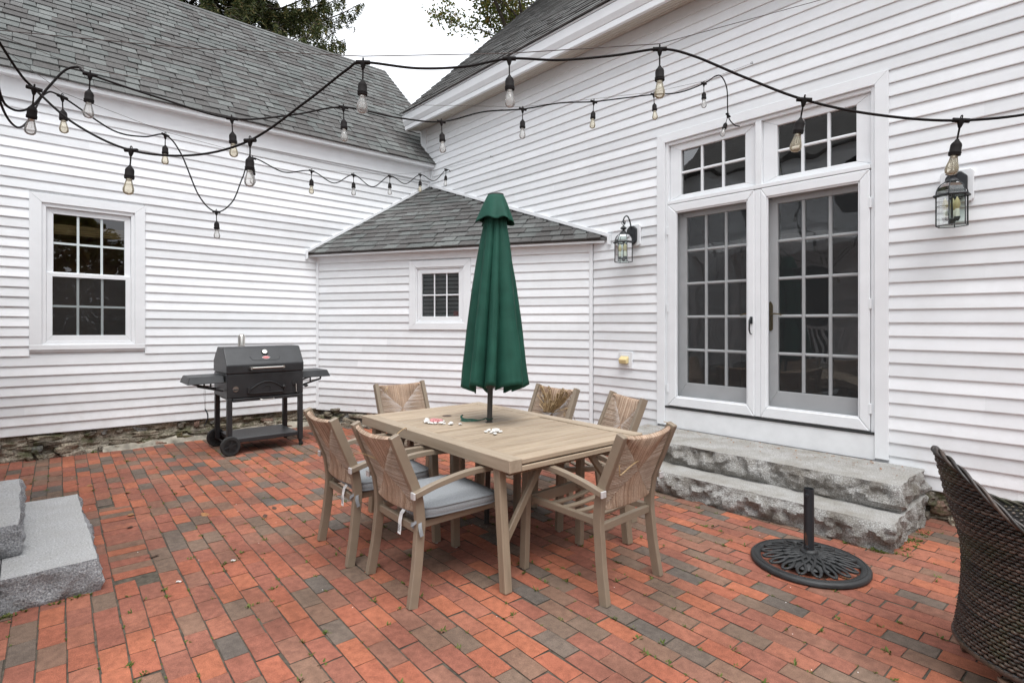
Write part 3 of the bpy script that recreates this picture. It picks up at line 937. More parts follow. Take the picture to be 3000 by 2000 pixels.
for t0, t1 in ((a0 + .031, 5.324), (5.379, a1 - .031)):
    tw = MB(); WB.box(tw, t0, t1, 2.663, 2.672, -.10, -.02); tw = tw.build('transom_window', 'white_trim', HB)
    frame4(tw, 'sash', WB, t0, t1, 2.673, DOOR[3] - .121, .125, .11, .068, .042, -.075, -.028, 'white_trim', .004)
    lites(tw, WB, t0 + .125, t1 - .11, 2.715, DOOR[3] - .189, 3, 2, .024, -.058, -.064, -.036, 'white_trim', .006, 'door_glass')
    room(tw, WB, t0, t1, 2.67, DOOR[3] - .12, 1.2, 'interior_dark')
def storm(t0, t1, hinge_a, hand):
    d = MB(); WB.box(d, t0, t1, .568, .572, -.03, .0); d = d.build('storm_door', 'white_trim', HB)
    lw, rw = (.088, .068) if hand < 0 else (.052, .074)
    frame4(d, 'door_frame', WB, t0, t1, .573, 2.622, lw, rw, .082, .095, -.022, .020, 'white_trim', .007)
    f0, f1, g0, g1 = t0 + lw, t1 - rw, .668, 2.540
    frame4(d, 'glazing_bead', WB, f0, f1, g0, g1, .010, .010, .010, .010, -.015, .010, 'white_trim', .002)
    mb = MB(); mb.add([WB.pt(f0, g0, -.004), WB.pt(f1, g0, -.004), WB.pt(f1, g1, -.004), WB.pt(f0, g1, -.004)], [(0, 1, 2, 3)]); mb.build('insect_screen', 'screen_mesh', d, recalc=False)
    for zz in (.75, 1.57, 2.36):
        mb = MB(); WB.box(mb, hinge_a - .008, hinge_a + .008, zz - .04, zz + .04, .008, .025); mb.build('hinge', 'white_trim', d, bevel=.002)
    return d
sl = storm(4.430, 5.322, 4.426, -1)
sr = storm(5.376, 6.228, 6.232, 1)
mb = MB(); WB.box(mb, 5.3225, 5.3755, .573, 2.622, -.02, .014); mb.build('astragal', 'white_trim', sr, bevel=.005)
mb = MB()
WB.box(mb, 5.286, 5.306, 1.41, 1.475, .020, .034)
mb.tube([WB.pt(5.296, 1.46, .04), WB.pt(5.296, 1.44, .062), WB.pt(5.296, 1.36, .066), WB.pt(5.296, 1.325, .05), WB.pt(5.296, 1.318, .024)], [.008, .008, .007, .006, .006], 8)
mb.build('pull_handle', 'iron_black', sl, smooth=50)
def french(t0, t1, l0, l1, plate_a, lever):
    d = MB(); WB.box(d, t0, t1, .567, .572, -.12, -.075); d = d.build('french_door', 'white_paint', HB)
    frame4(d, 'door_stile', WB, t0, t1, .573, 2.60, l0 - t0, t1 - l1, 2.60 - 2.483, .81 - .573, -.115, -.070, 'white_paint', .003)
    lites(d, WB, l0, l1, .81, 2.483, 3, 5, .026, -.095, -.105, -.076, 'white_paint', .007, 'door_glass')
    mb = MB()
    WB.poly(mb, [(plate_a - .022, 1.36), (plate_a, 1.345), (plate_a + .022, 1.36), (plate_a + .022, 1.575), (plate_a + .012, 1.60), (plate_a, 1.612), (plate_a - .012, 1.60), (plate_a - .022, 1.575)], -.069, -.062)
    mb.build('lock_plate', 'brass', d)
    mb = MB()
    mb.tube([WB.pt(plate_a, 1.49, -.065), WB.pt(plate_a, 1.49, -.035)] + [WB.pt(plate_a + lever * t, 1.49 + .012 * math.sin(t * 30), -.032) for t in (.02, .05, .08, .11)], [.011, .009, .008, .007, .006, .005], 8)
    mb.build('lever_handle', 'brass', d, smooth=50)
french(4.45, 5.335, 4.590, 5.208, 5.275, -1)
french(5.340, 6.225, 5.490, 6.125, 5.428, 1)
room(HB, WB, 4.45, 6.22, .57, 2.62, 2.6, 'interior_dark')
fd = MB(); WB.box(fd, 3.2, 10.3, -.05, .20, -.2, -.03); fd = fd.build('foundation', 'old_mortar', HB)
rubble(fd, WB, 6.5, 10.0, .2, .01)

# ================================================================ low closet built across the corner
HC = thing('corner_closet', 'low white clapboard closet set across the corner under a triangular shingle roof', 'building')
wall = MB()
CW = (1.487, 2.361, 1.327, 2.218)
LC = 3.909
WC.box(wall, .0, CW[0] + .08, .215, 2.36, -.12, -.003); WC.box(wall, CW[1] - .08, LC, .215, 2.36, -.12, -.003)
WC.box(wall, CW[0] + .08, CW[1] - .08, .215, CW[2] + .08, -.12, -.003); WC.box(wall, CW[0] + .08, CW[1] - .08, CW[3] - .08, 2.36, -.12, -.003)
wall = wall.build('wall', 'white_paint', HC)
i = 0
while True:
    z = .204 + i * EXPO
    if z > 2.25: break
    if z + EXPO * .8 > CW[2] and z < CW[3] - .004:
        clapboard(WC, wall, .045, CW[0] + .002, z); clapboard(WC, wall, CW[1] - .002, LC - .045, z)
    else:
        clapboard(WC, wall, .045, LC - .045, z)
    i += 1
mb = MB(); WC.box(mb, .001, .044, .204, 2.33, .0, .024); mb.build('corner_channel', 'white_trim', HC, bevel=.003)
mb = MB(); WC.box(mb, LC - .044, LC - .001, .204, 2.33, .0, .024); mb.build('corner_channel', 'white_trim', HC, bevel=.003)
mb = MB(); WC.box(mb, .045, LC - .045, 2.238, 2.335, .003, .024); mb.build('frieze_board', 'white_trim', HC, bevel=.002)
mb = MB(); WC.poly(mb, [(-.04, 2.336), (LC + .14, 2.336), (LC + .14, 2.352), (-.04, 2.352)], -.02, .10); mb.build('soffit', 'white_trim', HC)
mb = MB(); WC.poly(mb, [(-.05, 2.325), (LC + .15, 2.325), (LC + .15, 2.372), (-.05, 2.372)], .101, .116); mb.build('fascia', 'white_trim', HC, bevel=.002)
APEX = V((0, 0, 3.62))
EO = .125
eO = WC.pt(0, 2.372, EO)
L0, L1 = -EO * CT.y / CT.x, LC + EO * CT.x / CT.y * .92
foot = WC.pt((APEX - WC.O).dot(CT), 2.372, EO)
v = (APEX - foot); vlen = v.length
af = (APEX - WC.O).dot(CT)
p0, p1 = WC.pt(L0, 2.372, EO), WC.pt(L1, 2.372, EO)
mb = MB(); mb.prism([p0, p1, APEX], (0, 0, -.02)); roof = mb.build('roof', 'shingle', HC)
shingle_roof(roof, eO + V((0, 0, .004)) - v.normalized() * .02, CT, v, vlen + .01, lambda t: (L0 + (af - L0) * t / vlen + .004, L1 + (af - L1) * t / vlen - .004), .128, (.11, .25), 'shingle')
# trim strips where the roof meets the two walls
for p, W, nn in ((p0, WA, V((1, 0, 0))), (p1, WB, V((0, -1, 0)))):
    q = APEX.copy()
    pp = V((0.017, p.y, p.z)) if W is WA else V((p.x, -.017, p.z))
    qq = V((0.017, 0, q.z)) if W is WA else V((0, -.017, q.z))
    mb = MB(); mb.prism([pp + V((0, 0, .012)), qq + V((0, 0, .012)), qq + V((0, 0, .055)), pp + V((0, 0, .055))], nn * .022); mb.build('wall_flashing', 'white_trim', HC, bevel=.002)
    mb = MB(); mb.prism([pp + V((0, 0, .055)), pp + V((0, 0, -.07)), pp + V((0, 0, -.07)) + (pp - qq).normalized() * .03, pp + V((0, 0, .055)) + (pp - qq).normalized() * .03], nn * .04); mb.build('eave_return', 'white_trim', HC, bevel=.002)
win = MB(); WC.box(win, CW[0] + .09, CW[1] - .09, CW[3] - .095, CW[3] - .09, -.05, .0); win = win.build('window', 'white_trim', HC)
frame4(win, 'casing', WC, *CW, .092, .092, .088, .088, .003, .028, 'white_trim')
b0, b1, c0, c1 = CW[0] + .092, CW[1] - .092, CW[2] + .088, CW[3] - .088
frame4(win, 'jamb', WC, b0, b1, c0, c1, .018, .018, .018, .018, -.06, .016, 'white_trim')
frame4(win, 'sash', WC, b0 + .019, b1 - .019, c0 + .019, c1 - .019, .062, .062, .062, .062, -.045, .004, 'white_trim', .004)
lites(win, WC, b0 + .081, b1 - .081, c0 + .081, c1 - .081, 3, 2, .018, -.022, -.030, -.012, 'white_trim', .004)
mb = MB(); mb.add([WC.pt(b0 + .07, c0 + .07, -.040), WC.pt(b1 - .07, c0 + .07, -.040), WC.pt(b1 - .07, c1 - .07, -.040), WC.pt(b0 + .07, c1 - .07, -.040)], [(0, 1, 2, 3)]); mb.build('insect_screen', 'screen_mesh', win, recalc=False)
mb = MB(); WC.box(mb, b1 - .17, b1 - .09, c0 + .088, c0 + .15, -.034, -.032); mb.build('sticker', 'shell_pink', win)
room(win, WC, b0, b1, c0, c1, .7, 'interior_dark')
nb = 11
for k in range(nb):
    zz = c0 + .07 + (c1 - c0 - .14) * (k + .5) / nb
    mb = MB(); mb.add([WC.pt(b0 + .06, zz - .022, -.062), WC.pt(b1 - .06, zz - .022, -.062), WC.pt(b1 - .06, zz + .020, -.080), WC.pt(b0 + .06, zz + .020, -.080)], [(0, 1, 2, 3)]); mb.build('window_slat', 'white_paint', win, recalc=False)  # added slats stand in for the grey siding stripes reflected in the glass
fd = MB(); WC.box(fd, -.05, LC + .05, -.05, .20, -.2, -.045); fd = fd.build('foundation', 'old_mortar', HC)
rubble(fd, WC, .05, LC - .1, .2, .0)
mb = MB(); WC.poly(mb, [(.0, -.01), (LC, -.01), (LC, .035), (2.6, .05), (1.2, .03), (.0, .05)], -.05, .045); mb.build('concrete_skirt', 'mortar', HC, bevel=.02)

# ================================================================ granite steps
def slab(name, x0, x1, y0, y1, z0, z1, top_m, rough_faces, amp, label, group, seed, mats, pitch=.017):
    """quarried block: sawn top, rock-faced sides"""
    bm = bmesh.new()
    nx = max(2, int((x1 - x0) / pitch)); ny_ = max(2, int((y1 - y0) / pitch)); nz_ = max(3, int((z1 - z0) / pitch))
    cx, cy = (x0 + x1) / 2, (y0 + y1) / 2
    def grid(o, du, dv, nu, nv):
        vs = [[bm.verts.new(V(o) + V(du) * (i / nu) + V(dv) * (j / nv)) for j in range(nv + 1)] for i in range(nu + 1)]
        fl = []
        for i in range(nu):
            for j in range(nv):
                fl.append(bm.faces.new((vs[i][j], vs[i + 1][j], vs[i + 1][j + 1], vs[i][j + 1])))
        return fl
    X, Y, Z = x1 - x0, y1 - y0, z1 - z0
    top = grid((x0, y0, z1), (X, 0, 0), (0, Y, 0), nx, ny_)
    grid((x0, y0, z0), (X, 0, 0), (0, 0, Z), nx, nz_)
    grid((x0, y1, z0), (X, 0, 0), (0, 0, Z), nx, nz_)
    grid((x0, y0, z0), (0, Y, 0), (0, 0, Z), ny_, nz_)
    grid((x1, y0, z0), (0, Y, 0), (0, 0, Z), ny_, nz_)
    for f in top: f.tag = True
    bmesh.ops.remove_doubles(bm, verts=bm.verts, dist=.0008)
    sd_ = V((seed * 3.7, seed * 1.3, seed * 2.1))
    for q in bm.verts:
        c = q.co
        k = V((0, 0, 0))
        fz = (c.z - z0) / Z
        bulge = math.sin(max(0, min(1, fz)) * math.pi) ** .6
        nn = noise.noise(c * 4 + sd_) * .8 + noise.noise(c * 11 + sd_) * .7 + noise.noise(c * 27 + sd_) * .5 + noise.noise(c * 60 + sd_) * .22 - abs(noise.noise(c * 7 + sd_ * 2)) * 1.3 + .3
        d = amp * (bulge * .45 + nn * (.30 + .7 * bulge))
        if fz > .999: d = amp * .35 * noise.noise(c * 9 + sd_)
        if abs(c.y - y0) < 1e-4 and 'F' in rough_faces: k.y -= d
        if abs(c.y - y1) < 1e-4 and 'B' in rough_faces: k.y += d
        if abs(c.x - x0) < 1e-4 and 'L' in rough_faces: k.x -= d
        if abs(c.x - x1) < 1e-4 and 'R' in rough_faces: k.x += d
        if fz > .999: k.z += .002 * noise.noise(c * 5) + .0012 * noise.noise(c * 30)
        q.co = c + k
    me = bpy.data.meshes.new(name)
    for f in bm.faces:
        f.smooth = f.tag
        f.material_index = 0 if f.tag else 1
    bmesh.ops.recalc_face_normals(bm, faces=bm.faces)
    bm.to_mesh(me); bm.free()
    me.set_sharp_from_angle(angle=R(35))
    for mm in mats: me.materials.append(M[mm])
    o = put(name, me); tag(o, label, 'step', group)
    return o
slab('granite_step', 4.42, 6.60, -.955, -.05, -.02, .175, 0, 'FLR', .046, 'lower weathered granite step on the bricks beneath the glazed double doors', 'granite steps under the double doors', 1, ('granite_tread', 'granite_weathered'))
slab('granite_step', 4.20, 6.575, -.665, -.035, .176, .352, 0, 'FLR', .050, 'upper weathered granite step littered with bark under the glazed double doors', 'granite steps under the double doors', 2, ('granite_tread', 'granite_weathered'))
slab('granite_step', 2.44, 3.90, -6.3, -5.045, -.02, .166, 0, 'R', .022, 'pale granite slab at the left edge butted against the larger clean slab', 'pale granite steps', 6, ('granite_pale', 'granite_split'))
slab('granite_step', 2.44, 3.90, -5.040, -4.66, -.02, .168, 0, 'LRB', .030, 'lower clean pale granite slab beside the brick edging', 'pale granite steps', 3, ('granite_pale', 'granite_split'))
slab('granite_step', 2.42, 3.575, -6.0, -4.97, .169, .338, 0, 'LRB', .030, 'upper clean pale granite slab with a chipped corner on the larger slab', 'pale granite steps', 4, ('granite_pale', 'granite_split'))

# ================================================================ dining table
T = thing('dining_table', 'rectangular taupe slatted outdoor dining table with the green umbrella through it', 'table', (4.60, -2.52, 0), R(-2.2))
TL, TW, TZ = .885, .55, .72
for sy in (-1, 1):
    mb = MB(); mb.box(-TL, TL, sy * TW - (.0 if sy > 0 else -.0) - (.085 if sy > 0 else 0), sy * TW + (.085 if sy < 0 else 0), TZ - .07, TZ)
    mb.build('side_rail', 'table_rail', T, bevel=.004)
def planks(x0, x1, n, z, th):
    w = (x1 - x0) / n
    for k in range(n):
        mb = MB(); mb.box(x0 + k * w + .0046, x0 + (k + 1) * w - .0046, -TW + .0865, TW - .0865, z - th, z + random.uniform(-.0012, .0012))
        mb.build('plank', 'table_plank', T, bevel=.0035)
def grooves(x0, x1, n, z):  # dark strips added in the plank gaps, groove shade put into their colour
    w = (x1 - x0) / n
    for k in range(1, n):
        mb = MB(); mb.box(x0 + k * w - .0046, x0 + k * w + .0046, -TW + .088, TW - .088, z - .020, z - .0035); mb.build('groove_shade_strip', 'groove_shade', T)
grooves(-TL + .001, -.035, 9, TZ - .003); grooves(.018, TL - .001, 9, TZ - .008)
planks(-TL + .001, -.035, 9, TZ - .003, .024)
planks(.018, TL - .001, 9, TZ - .008, .026)
mb = MB(); mb.box(-TL + .047, TL - .047, -TW + .088, TW - .088, TZ - .062, TZ - .036); mb.build('gap_shade_board', 'dark_wood', T)  # added dark board that keeps the plank gaps looking shaded
mb = MB(); mb.box(-.0335, -.001, -TW + .0865, TW - .0865, TZ - .06, TZ - .002); mb.build('centre_rail', 'table_plank', T, bevel=.003)
mb = MB(); mb.box(.003, .0165, -TW + .0865, TW - .0865, TZ - .06, TZ - .006); mb.build('centre_rail', 'table_plank', T, bevel=.003)
mb = MB(); mb.box(TL - .045, TL - .002, -TW + .087, TW - .087, TZ - .07, TZ - .042); mb.build('end_rail', 'table_plank', T, bevel=.003)
mb = MB(); mb.box(-TL + .002, -TL + .045, -TW + .087, TW - .087, TZ - .07, TZ - .030); mb.build('end_rail', 'table_plank', T, bevel=.003)
mb = MB(); mb.lathe([(.034, 0), (.036, .002), (.030, .004)], 24, (-.46, -.06, TZ - .003)); mb.build('hole_cap', 'dark_wood', T, smooth=40)
mb = MB(); mb.lathe([(.030, -.03), (.030, .0005), (.024, .0025), (.024, -.03)], 24, (-.051, .032, TZ - .002), cap=False); mb.build('hole_ring', 'umbrella_pole', T, smooth=40)
for sx in (-1, 1):
    for sy in (-1, 1):
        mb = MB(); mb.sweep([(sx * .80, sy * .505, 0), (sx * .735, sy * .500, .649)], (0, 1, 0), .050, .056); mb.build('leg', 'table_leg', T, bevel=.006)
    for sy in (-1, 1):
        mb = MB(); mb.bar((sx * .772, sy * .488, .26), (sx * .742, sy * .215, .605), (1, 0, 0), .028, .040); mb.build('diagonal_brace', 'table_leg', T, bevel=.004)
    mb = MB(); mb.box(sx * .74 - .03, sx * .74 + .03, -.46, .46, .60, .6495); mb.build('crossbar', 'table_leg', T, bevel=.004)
mb = MB(); mb.box(-.705, .705, -.03, .03, .585, .645); mb.build('beam', 'table_rail', T, bevel=.004)

# ================================================================ chairs
def back_y(z):
    pts = [(0, -.285), (.2, -.252), (.42, -.232), (.56, -.250), (.868, -.380), (1.0, -.43)]
    for (za, ya), (zb, yb) in zip(pts, pts[1:]):
        if z <= zb: return ya + (yb - ya) * (z - za) / (zb - za)
    return -.4
HW = .232     # half distance between the posts
def rush_panel():
    mb = MB()
    x0 = HW - .022
    zt, zb, zc = .850, .472, .648
    def P(x, z, off=0):
        bow = -.028 * (1 - (x / x0) ** 2)
        return V((x, back_y(z) + bow + off, z - .012 * (1 - (x / x0) ** 2) * max(0, (z - .6) / .26)))
    pitch = .0080
    r = .0046
    n = int(2 * x0 / pitch)
    for i in range(n + 1):
        x = -x0 + i * 2 * x0 / n
        f = 1 - abs(x) / x0          # 0 at the sides, 1 in the middle
        jx = random.uniform(-.0008, .0008)
        z1 = zt - (zt - zc) * f
        if f > .04:
            mb.tube([P(x, zt + .010, .006), P(x + jx, zt, .013), P(x + jx, (zt + z1) / 2, .004), P(x * .99, z1, .0)], [r, r, r, r * .8], 5, cap=False)
            mb.tube([P(x, zt + .010, .006), P(x + jx, zt, -.013), P(x + jx, (zt + z1) / 2, -.004), P(x * .99, z1, -.0)], [r, r, r, r * .8], 5, cap=False)
            z2 = zb + (zc - zb) * f
            mb.tube([P(x, zb - .008, -.010), P(x + jx, zb, -.013), P(x + jx, (zb + z2) / 2, -.004), P(x * .99, z2, .0)], [r, r, r, r * .8], 5, cap=False)
            mb.tube([P(x, zb - .008, .010), P(x + jx, zb, .013), P(x + jx, (zb + z2) / 2, .004), P(x * .99, z2, .0)], [r, r, r, r * .8], 5, cap=False)
    nf0 = len(mb.f)
    n = int((zt - zb) / (pitch * 1.12))
    for i in range(n + 1):
        z = zb + i * (zt - zb) / n
        f = (z - zb) / (zc - zb) if z < zc else (zt - z) / (zt - zc)
        xe = x0 * (1 - f)
        for s in (-1, 1):
            for off in (-1, 1):
                jz = random.uniform(-.001, .001)
                mb.tube([P(s * x0, z, off * .012), P(s * (x0 * .85 + xe * .15), z + jz, off * .010), P(s * (x0 + xe) / 2, z + jz, off * .005), P(s * xe, z, 0)], [r * .86, r * .86, r * .86, r * .7], 5, cap=False)
    nf1 = len(mb.f)
    mb.tube([P(-x0, zt), P(-x0 / 2, zt), P(0, zt), P(x0 / 2, zt), P(x0, zt)], .010, 6)
    mb.tube([P(-x0, zb), P(-x0 / 2, zb), P(0, zb), P(x0 / 2, zb), P(x0, zb)], .010, 6)
    me = mb.mesh('rush_back', smooth=60, recalc=False)
    me.materials.append(M['rush']); me.materials.append(M['rush_side'])
    for f in range(nf0, nf1): me.polygons[f].material_index = 1
    return me
RUSH = rush_panel()
def make_chair():
    t = thing('armchair', 'x', 'chair')
    zs = [0, .08, .16, .24, .32, .40, .46, .52, .58, .66, .74, .81, .870]
    zz_ = catmull([(0, back_y(z), z) for z in zs], 2)
    for s in (-1, 1):
        mb = MB(); mb.sweep([(s * HW + s * (.012 if p.z < .3 else 0) * (1 - p.z / .3 if p.z < .3 else 0), p.y, p.z) for p in zz_], (1, 0, 0), .036, .050)
        mb.build('back_post', 'taupe_frame', t, bevel=.003)
        mb = MB(); mb.sweep([(s * (HW + .016), .292, 0.006), (s * (HW + .012), .284, .3), (s * (HW + .006), .276, .598)], (1, 0, 0), .038, .048)
        mb.build('leg', 'taupe_frame', t, bevel=.003)
        mb = MB(); mb.lathe([(.012, 0), (.012, .01)], 10, (s * (HW + .016), .292, -.002)); mb.build('foot_glide', 'silver_cap', t)
        arm = catmull([(s * (HW + .034), -.285, .566), (s * (HW + .034), -.14, .602), (s * (HW + .026), .06, .626), (s * (HW + .012), .31, .618)], 5)
        mb = MB(); mb.sweep(arm, (1, 0, 0), .036, .030); mb.build('armrest', 'taupe_frame', t, bevel=.003)
        mb = MB(); mb.box(s * (HW + .034) - .0185, s * (HW + .034) + .0185, -.296, -.2855, .548, .582); mb.build('arm_cap', 'silver_cap', t, bevel=.002)
        mb = MB(); mb.bar((s * (HW - .032), -.225, .390), (s * (HW - .032), .262, .402), (1, 0, 0), .030, .036); mb.build('seat_rail', 'taupe_frame', t, bevel=.003)
    mb = MB(); mb.bar((-HW + .0165, -.232, .372), (HW - .0165, -.232, .372), (0, 1, 0), .028, .040); mb.build('seat_rail', 'taupe_frame', t, bevel=.003)
    mb = MB(); mb.bar((-HW + .0165, .274, .398), (HW - .0165, .274, .398), (0, 1, 0), .026, .062); mb.build('seat_rail', 'taupe_frame', t, bevel=.003)
    for k in range(4):
        yy = -.225 + (k + 1) * .097
        pts = [((HW - .048) * u_, yy, .394 - .012 * (1 - u_ * u_)) for u_ in (-1, -.5, 0, .5, 1)]
        mb = MB(); mb.sweep(pts, (0, 1, 0), .034, .014); mb.build('seat_slat', 'taupe_frame', t, bevel=.002)
    put('rush_back', RUSH, None, t)
    return t
G = 'rush-backed armchairs round the table'
chair_specs = [
    (4.315, -3.232, R(-4), 'cushioned rush-back armchair on the near long side, the one further from the camera'),
    (4.957, -3.212, R(-3), 'cushioned rush-back armchair nearest the camera, at the near long side of the table'),
    (3.485, -2.39, R(-90 - 3), 'uncushioned rush-back armchair at the far end of the table near the grill'),
    (4.27, -1.885, R(180 - 2), 'rush-back armchair with a badly frayed back, behind the umbrella'),
    (4.875, -1.86, R(180 - 24), 'uncushioned rush-back armchair between the frayed chair and the granite steps'),
    (5.523, -2.535, R(90 + 1.5), 'uncushioned rush-back armchair at the table end facing away from the umbrella stand'),
]
proto = make_chair()
chairs = []
for i, (x, y, rz, lb) in enumerate(chair_specs):
    c = proto if i == 0 else copy_tree(proto)
    c.location = (x, y, 0); c.rotation_euler = (0, 0, rz)
    tag(c, lb, 'chair', G); chairs.append(c)
rs = random.Random(2)
def straws(parent, items, name='loose_straw'):
    for pts, r in items:
        mb = MB(); mb.tube(catmull(pts, 4), r, 5); mb.build(name, 'straw' if name == 'loose_straw' or rs.random() < .35 else 'straw_dark', parent, smooth=60)
straws(chairs[5], [([(.03, -.33, .70), (-.05, -.345, .705), (-.14, -.36, .695), (-.255, -.385, .680), (-.275, -.395, .700), (-.285, -.40, .735)], .0032),
                   ([(.21, -.37, .87), (.235, -.34, .872), (.262, -.31, .868)], .0022)])
straws(chairs[1], [([(-.02, -.335, .69), (-.10, -.345, .70), (-.20, -.36, .702), (-.27, -.37, .685), (-.275, -.37, .67)], .0030),
                   ([(.22, -.36, .87), (.215, -.335, .885), (.225, -.31, .90), (.215, -.30, .885)], .0024)])
straws(chairs[2], [([(.15, -.31, .85), (.17, -.28, .835), (.165, -.285, .80)], .003), ([(.16, -.31, .84), (.185, -.285, .825), (.19, -.30, .79)], .003)])
rs = random.Random(5)
items = []
for k in range(60):
    x = rs.uniform(-.19, .19); z = rs.uniform(.70, .87)
    y = back_y(z)
    dx, dz = rs.uniform(-.10, .10), rs.uniform(-.12, .03)
    o_ = rs.uniform(.015, .05)
    items.append(([(x * .3 + .02, back_y(.66) + .008, .655), (x * .6, y + o_, (z + .66) / 2), (x, y + o_ * .8, z), (x + dx * .3, y + o_ * .4, z + dz * .3)], rs.uniform(.0022, .0040)))
for k in range(9):
    z = rs.uniform(.55, .66)
    items.append(([(-.18, back_y(z) - .02, z + .1), (-.22, back_y(z) - .05, z + .02), (-.25 - rs.uniform(0, .05), back_y(z) - .05, z - rs.uniform(.04, .12))], .002))
straws(chairs[3], items, 'broken_straw')

def cushion(chair, label, tilt, dx):
    W_, D_ = .245, .25
    n = 44
    prof = [(.0, .088), (.35, .088), (.65, .085), (.86, .077), (.96, .066), (1.0, .056), (1.005, .030), (.985, .012), (.9, .004), (.5, .0), (.0, .0)]
    mb = MB()
    def ring(sc, z):
        out = []
        for k in range(n):
            th = 2 * math.pi * k / n
            c, s = math.cos(th), math.sin(th)
            e = 2 / 7.0
            x = W_ * sc * abs(c) ** e * (1 if c > 0 else -1)
            y = D_ * sc * abs(s) ** e * (1 if s > 0 else -1)
            out.append((x, y, z + .006 * noise.noise(V((x * 7, y * 7, sc * 2))) * (1 if z > .03 else .4)))
        return out
    for sc, z in prof: mb.v += ring(max(sc, .02), z)
    for i in range(len(prof) - 1):
        for k in range(n):
            mb.f.append((i * n + k, i * n + (k + 1) % n, (i + 1) * n + (k + 1) % n, (i + 1) * n + k))
    mb.f += [tuple(range(n)), tuple(range((len(prof) - 1) * n, len(prof) * n))]
    root = mb.build('seat_cushion', 'cushion_grey', None, smooth=50)
    tag(root, label, 'cushion', 'grey seat cushions')
    loc = chair.matrix_basis if False else (Matrix.Translation(chair.location) @ Matrix.Rotation(chair.rotation_euler.z, 4, 'Z'))
    root.matrix_world = loc @ Matrix.Translation((dx, .02, .412)) @ Matrix.Rotation(tilt, 4, 'X')
    for sc, z in ((1.0, .060), (1.0, .016)):
        mb = MB(); mb.tube(ring(sc, z), .0042, 6, closed=True); mb.build('piping', 'cushion_pipe', root, smooth=60)
    mb = MB()
    tgx = .06
    pts = [(tgx, -.25, .02), (tgx, -.268, .0), (tgx + .004, -.278, -.035), (tgx + .010, -.282, -.075), (tgx + .012, -.286, -.10)]
    mb.sweep(pts, (1, 0, 0), .034, .0012); mb.build('care_tag', 'label_white', root)
    for k in range(5):
        mb = MB(); mb.box(tgx - .012 + .008, tgx + .012 + .008, -.2858, -.2850, -.052 - k * .008, -.0545 - k * .008); mb.build('care_print', 'cushion_pipe', root)
    mb = MB(); mb.sweep(catmull([(.225, -.225, .035), (.245, -.262, .02), (.232, -.292, -.005), (.20, -.285, -.015), (.215, -.27, -.03)], 4), (0, .3, 1), .022, .003); mb.build('tie', 'cushion_grey', root, smooth=60)
    mb = MB(); mb.sweep(catmull([(.235, -.255, .02), (.262, -.268, -.02), (.270, -.262, -.06)], 4), (0, 1, .2), .020, .003); mb.build('tie', 'cushion_grey', root, smooth=60)
cushion(chairs[0], 'grey seat cushion on the further of the two cushioned chairs', R(1), .0)
cushion(chairs[1], 'grey piped seat cushion with white care tag on the chair nearest the camera', R(-1), .0)

# ================================================================ closed umbrella
U = thing('patio_umbrella', 'closed dark green patio umbrella standing in the middle of the table', 'umbrella', (4.55, -2.486, 0))
lean = V((.030, .034, 0))
def ax(z): return lean * ((z - .72) / 1.62)
mb = MB(); mb.tube([ax(z_) + V((0, 0, z_)) for z_ in (0, .72, 1.5, 2.32)], .019, 16); mb.build('pole', 'umbrella_pole', U, smooth=40)
rs = random.Random(3)
NP = 7
ph = .55
amp_k = [rs.uniform(.78, 1.16) for _ in range(NP)]
def canopy():
    mb = MB()
    n, m = 176, 46
    for i in range(m + 1):
        t = i / m
        Rr = .055 + .225 * (t ** .95) + .012 * math.sin(t * math.pi)
        for k in range(n):
            th = 2 * math.pi * k / n
            q = (NP * (th + ph * t * .35 + .16 * math.sin(2 * th + 1) + .10 * math.sin(3 * th + 2 + t)) / (2 * math.pi)) % NP
            fr = q - int(q)
            a = amp_k[int(q) % NP] * (1 - fr) + amp_k[(int(q) + 1) % NP] * fr
            fold = abs(math.sin(math.pi * min(1, fr * (.8 + .35 * a)))) ** .6           # 1 on the panel, 0 in the pleat
            deep = .10 + .36 * t
            r = Rr * a * (1 - deep * (1 - fold)) * (1 + .05 * noise.noise(V((math.cos(th) * 2.2, math.sin(th) * 2.2, t * 2.5))) + .034 * noise.noise(V((math.cos(th) * 9, math.sin(th) * 9, t * 5)))) * (1 - .07 * t * math.cos(th - 3.98))
            sw = .35 * t * (1 - fold) * (1 if int(q) % 2 else -1) / NP
            zt = 2.30
            zb = .930 + .055 * fold * a + .030 * math.sin(th * 1 + 2.2)
            z = zt + (zb - zt) * t
            p = ax(z) + V((r * math.cos(th + sw), r * math.sin(th + sw), z))
            mb.v.append(p)
    for i in range(m):
        for k in range(n):
            mb.f.append((i * n + k, i * n + (k + 1) % n, (i + 1) * n + (k + 1) % n, (i + 1) * n + k))
    return mb
me = canopy().mesh('canopy', smooth=70, recalc=True)
cn_ = put('canopy', me, 'green_canvas', U)
sm = cn_.modifiers.new('thick', 'SOLIDIFY'); sm.thickness = .003
mb = MB()
n, m = 120, 14
for i in range(m + 1):
    t = i / m
    for k in range(n):
        th = 2 * math.pi * k / n
        w = .8 * math.cos(6 * th + 1.1 * math.sin(th * 2)) + .6 * math.cos(4 * th + 1)
        r = .056 + .070 * t ** .8 + .020 * t ** 1.6 * w
        z = 2.325 - .190 * t + .010 * t ** 2 * math.cos(6 * th + 1.9 + 1.1 * math.sin(th * 2)) + .014 * t * t * math.cos(th + 1)
        mb.v.append(ax(z) + V((r * math.cos(th), r * math.sin(th), z)))
for i in range(m):
    for k in range(n):
        mb.f.append((i * n + k, i * n + (k + 1) % n, (i + 1) * n + (k + 1) % n, (i + 1) * n + k))
vn = mb.build('vent_cap', 'green_canvas', U, smooth=70)
sm = vn.modifiers.new('thick', 'SOLIDIFY'); sm.thickness = .003
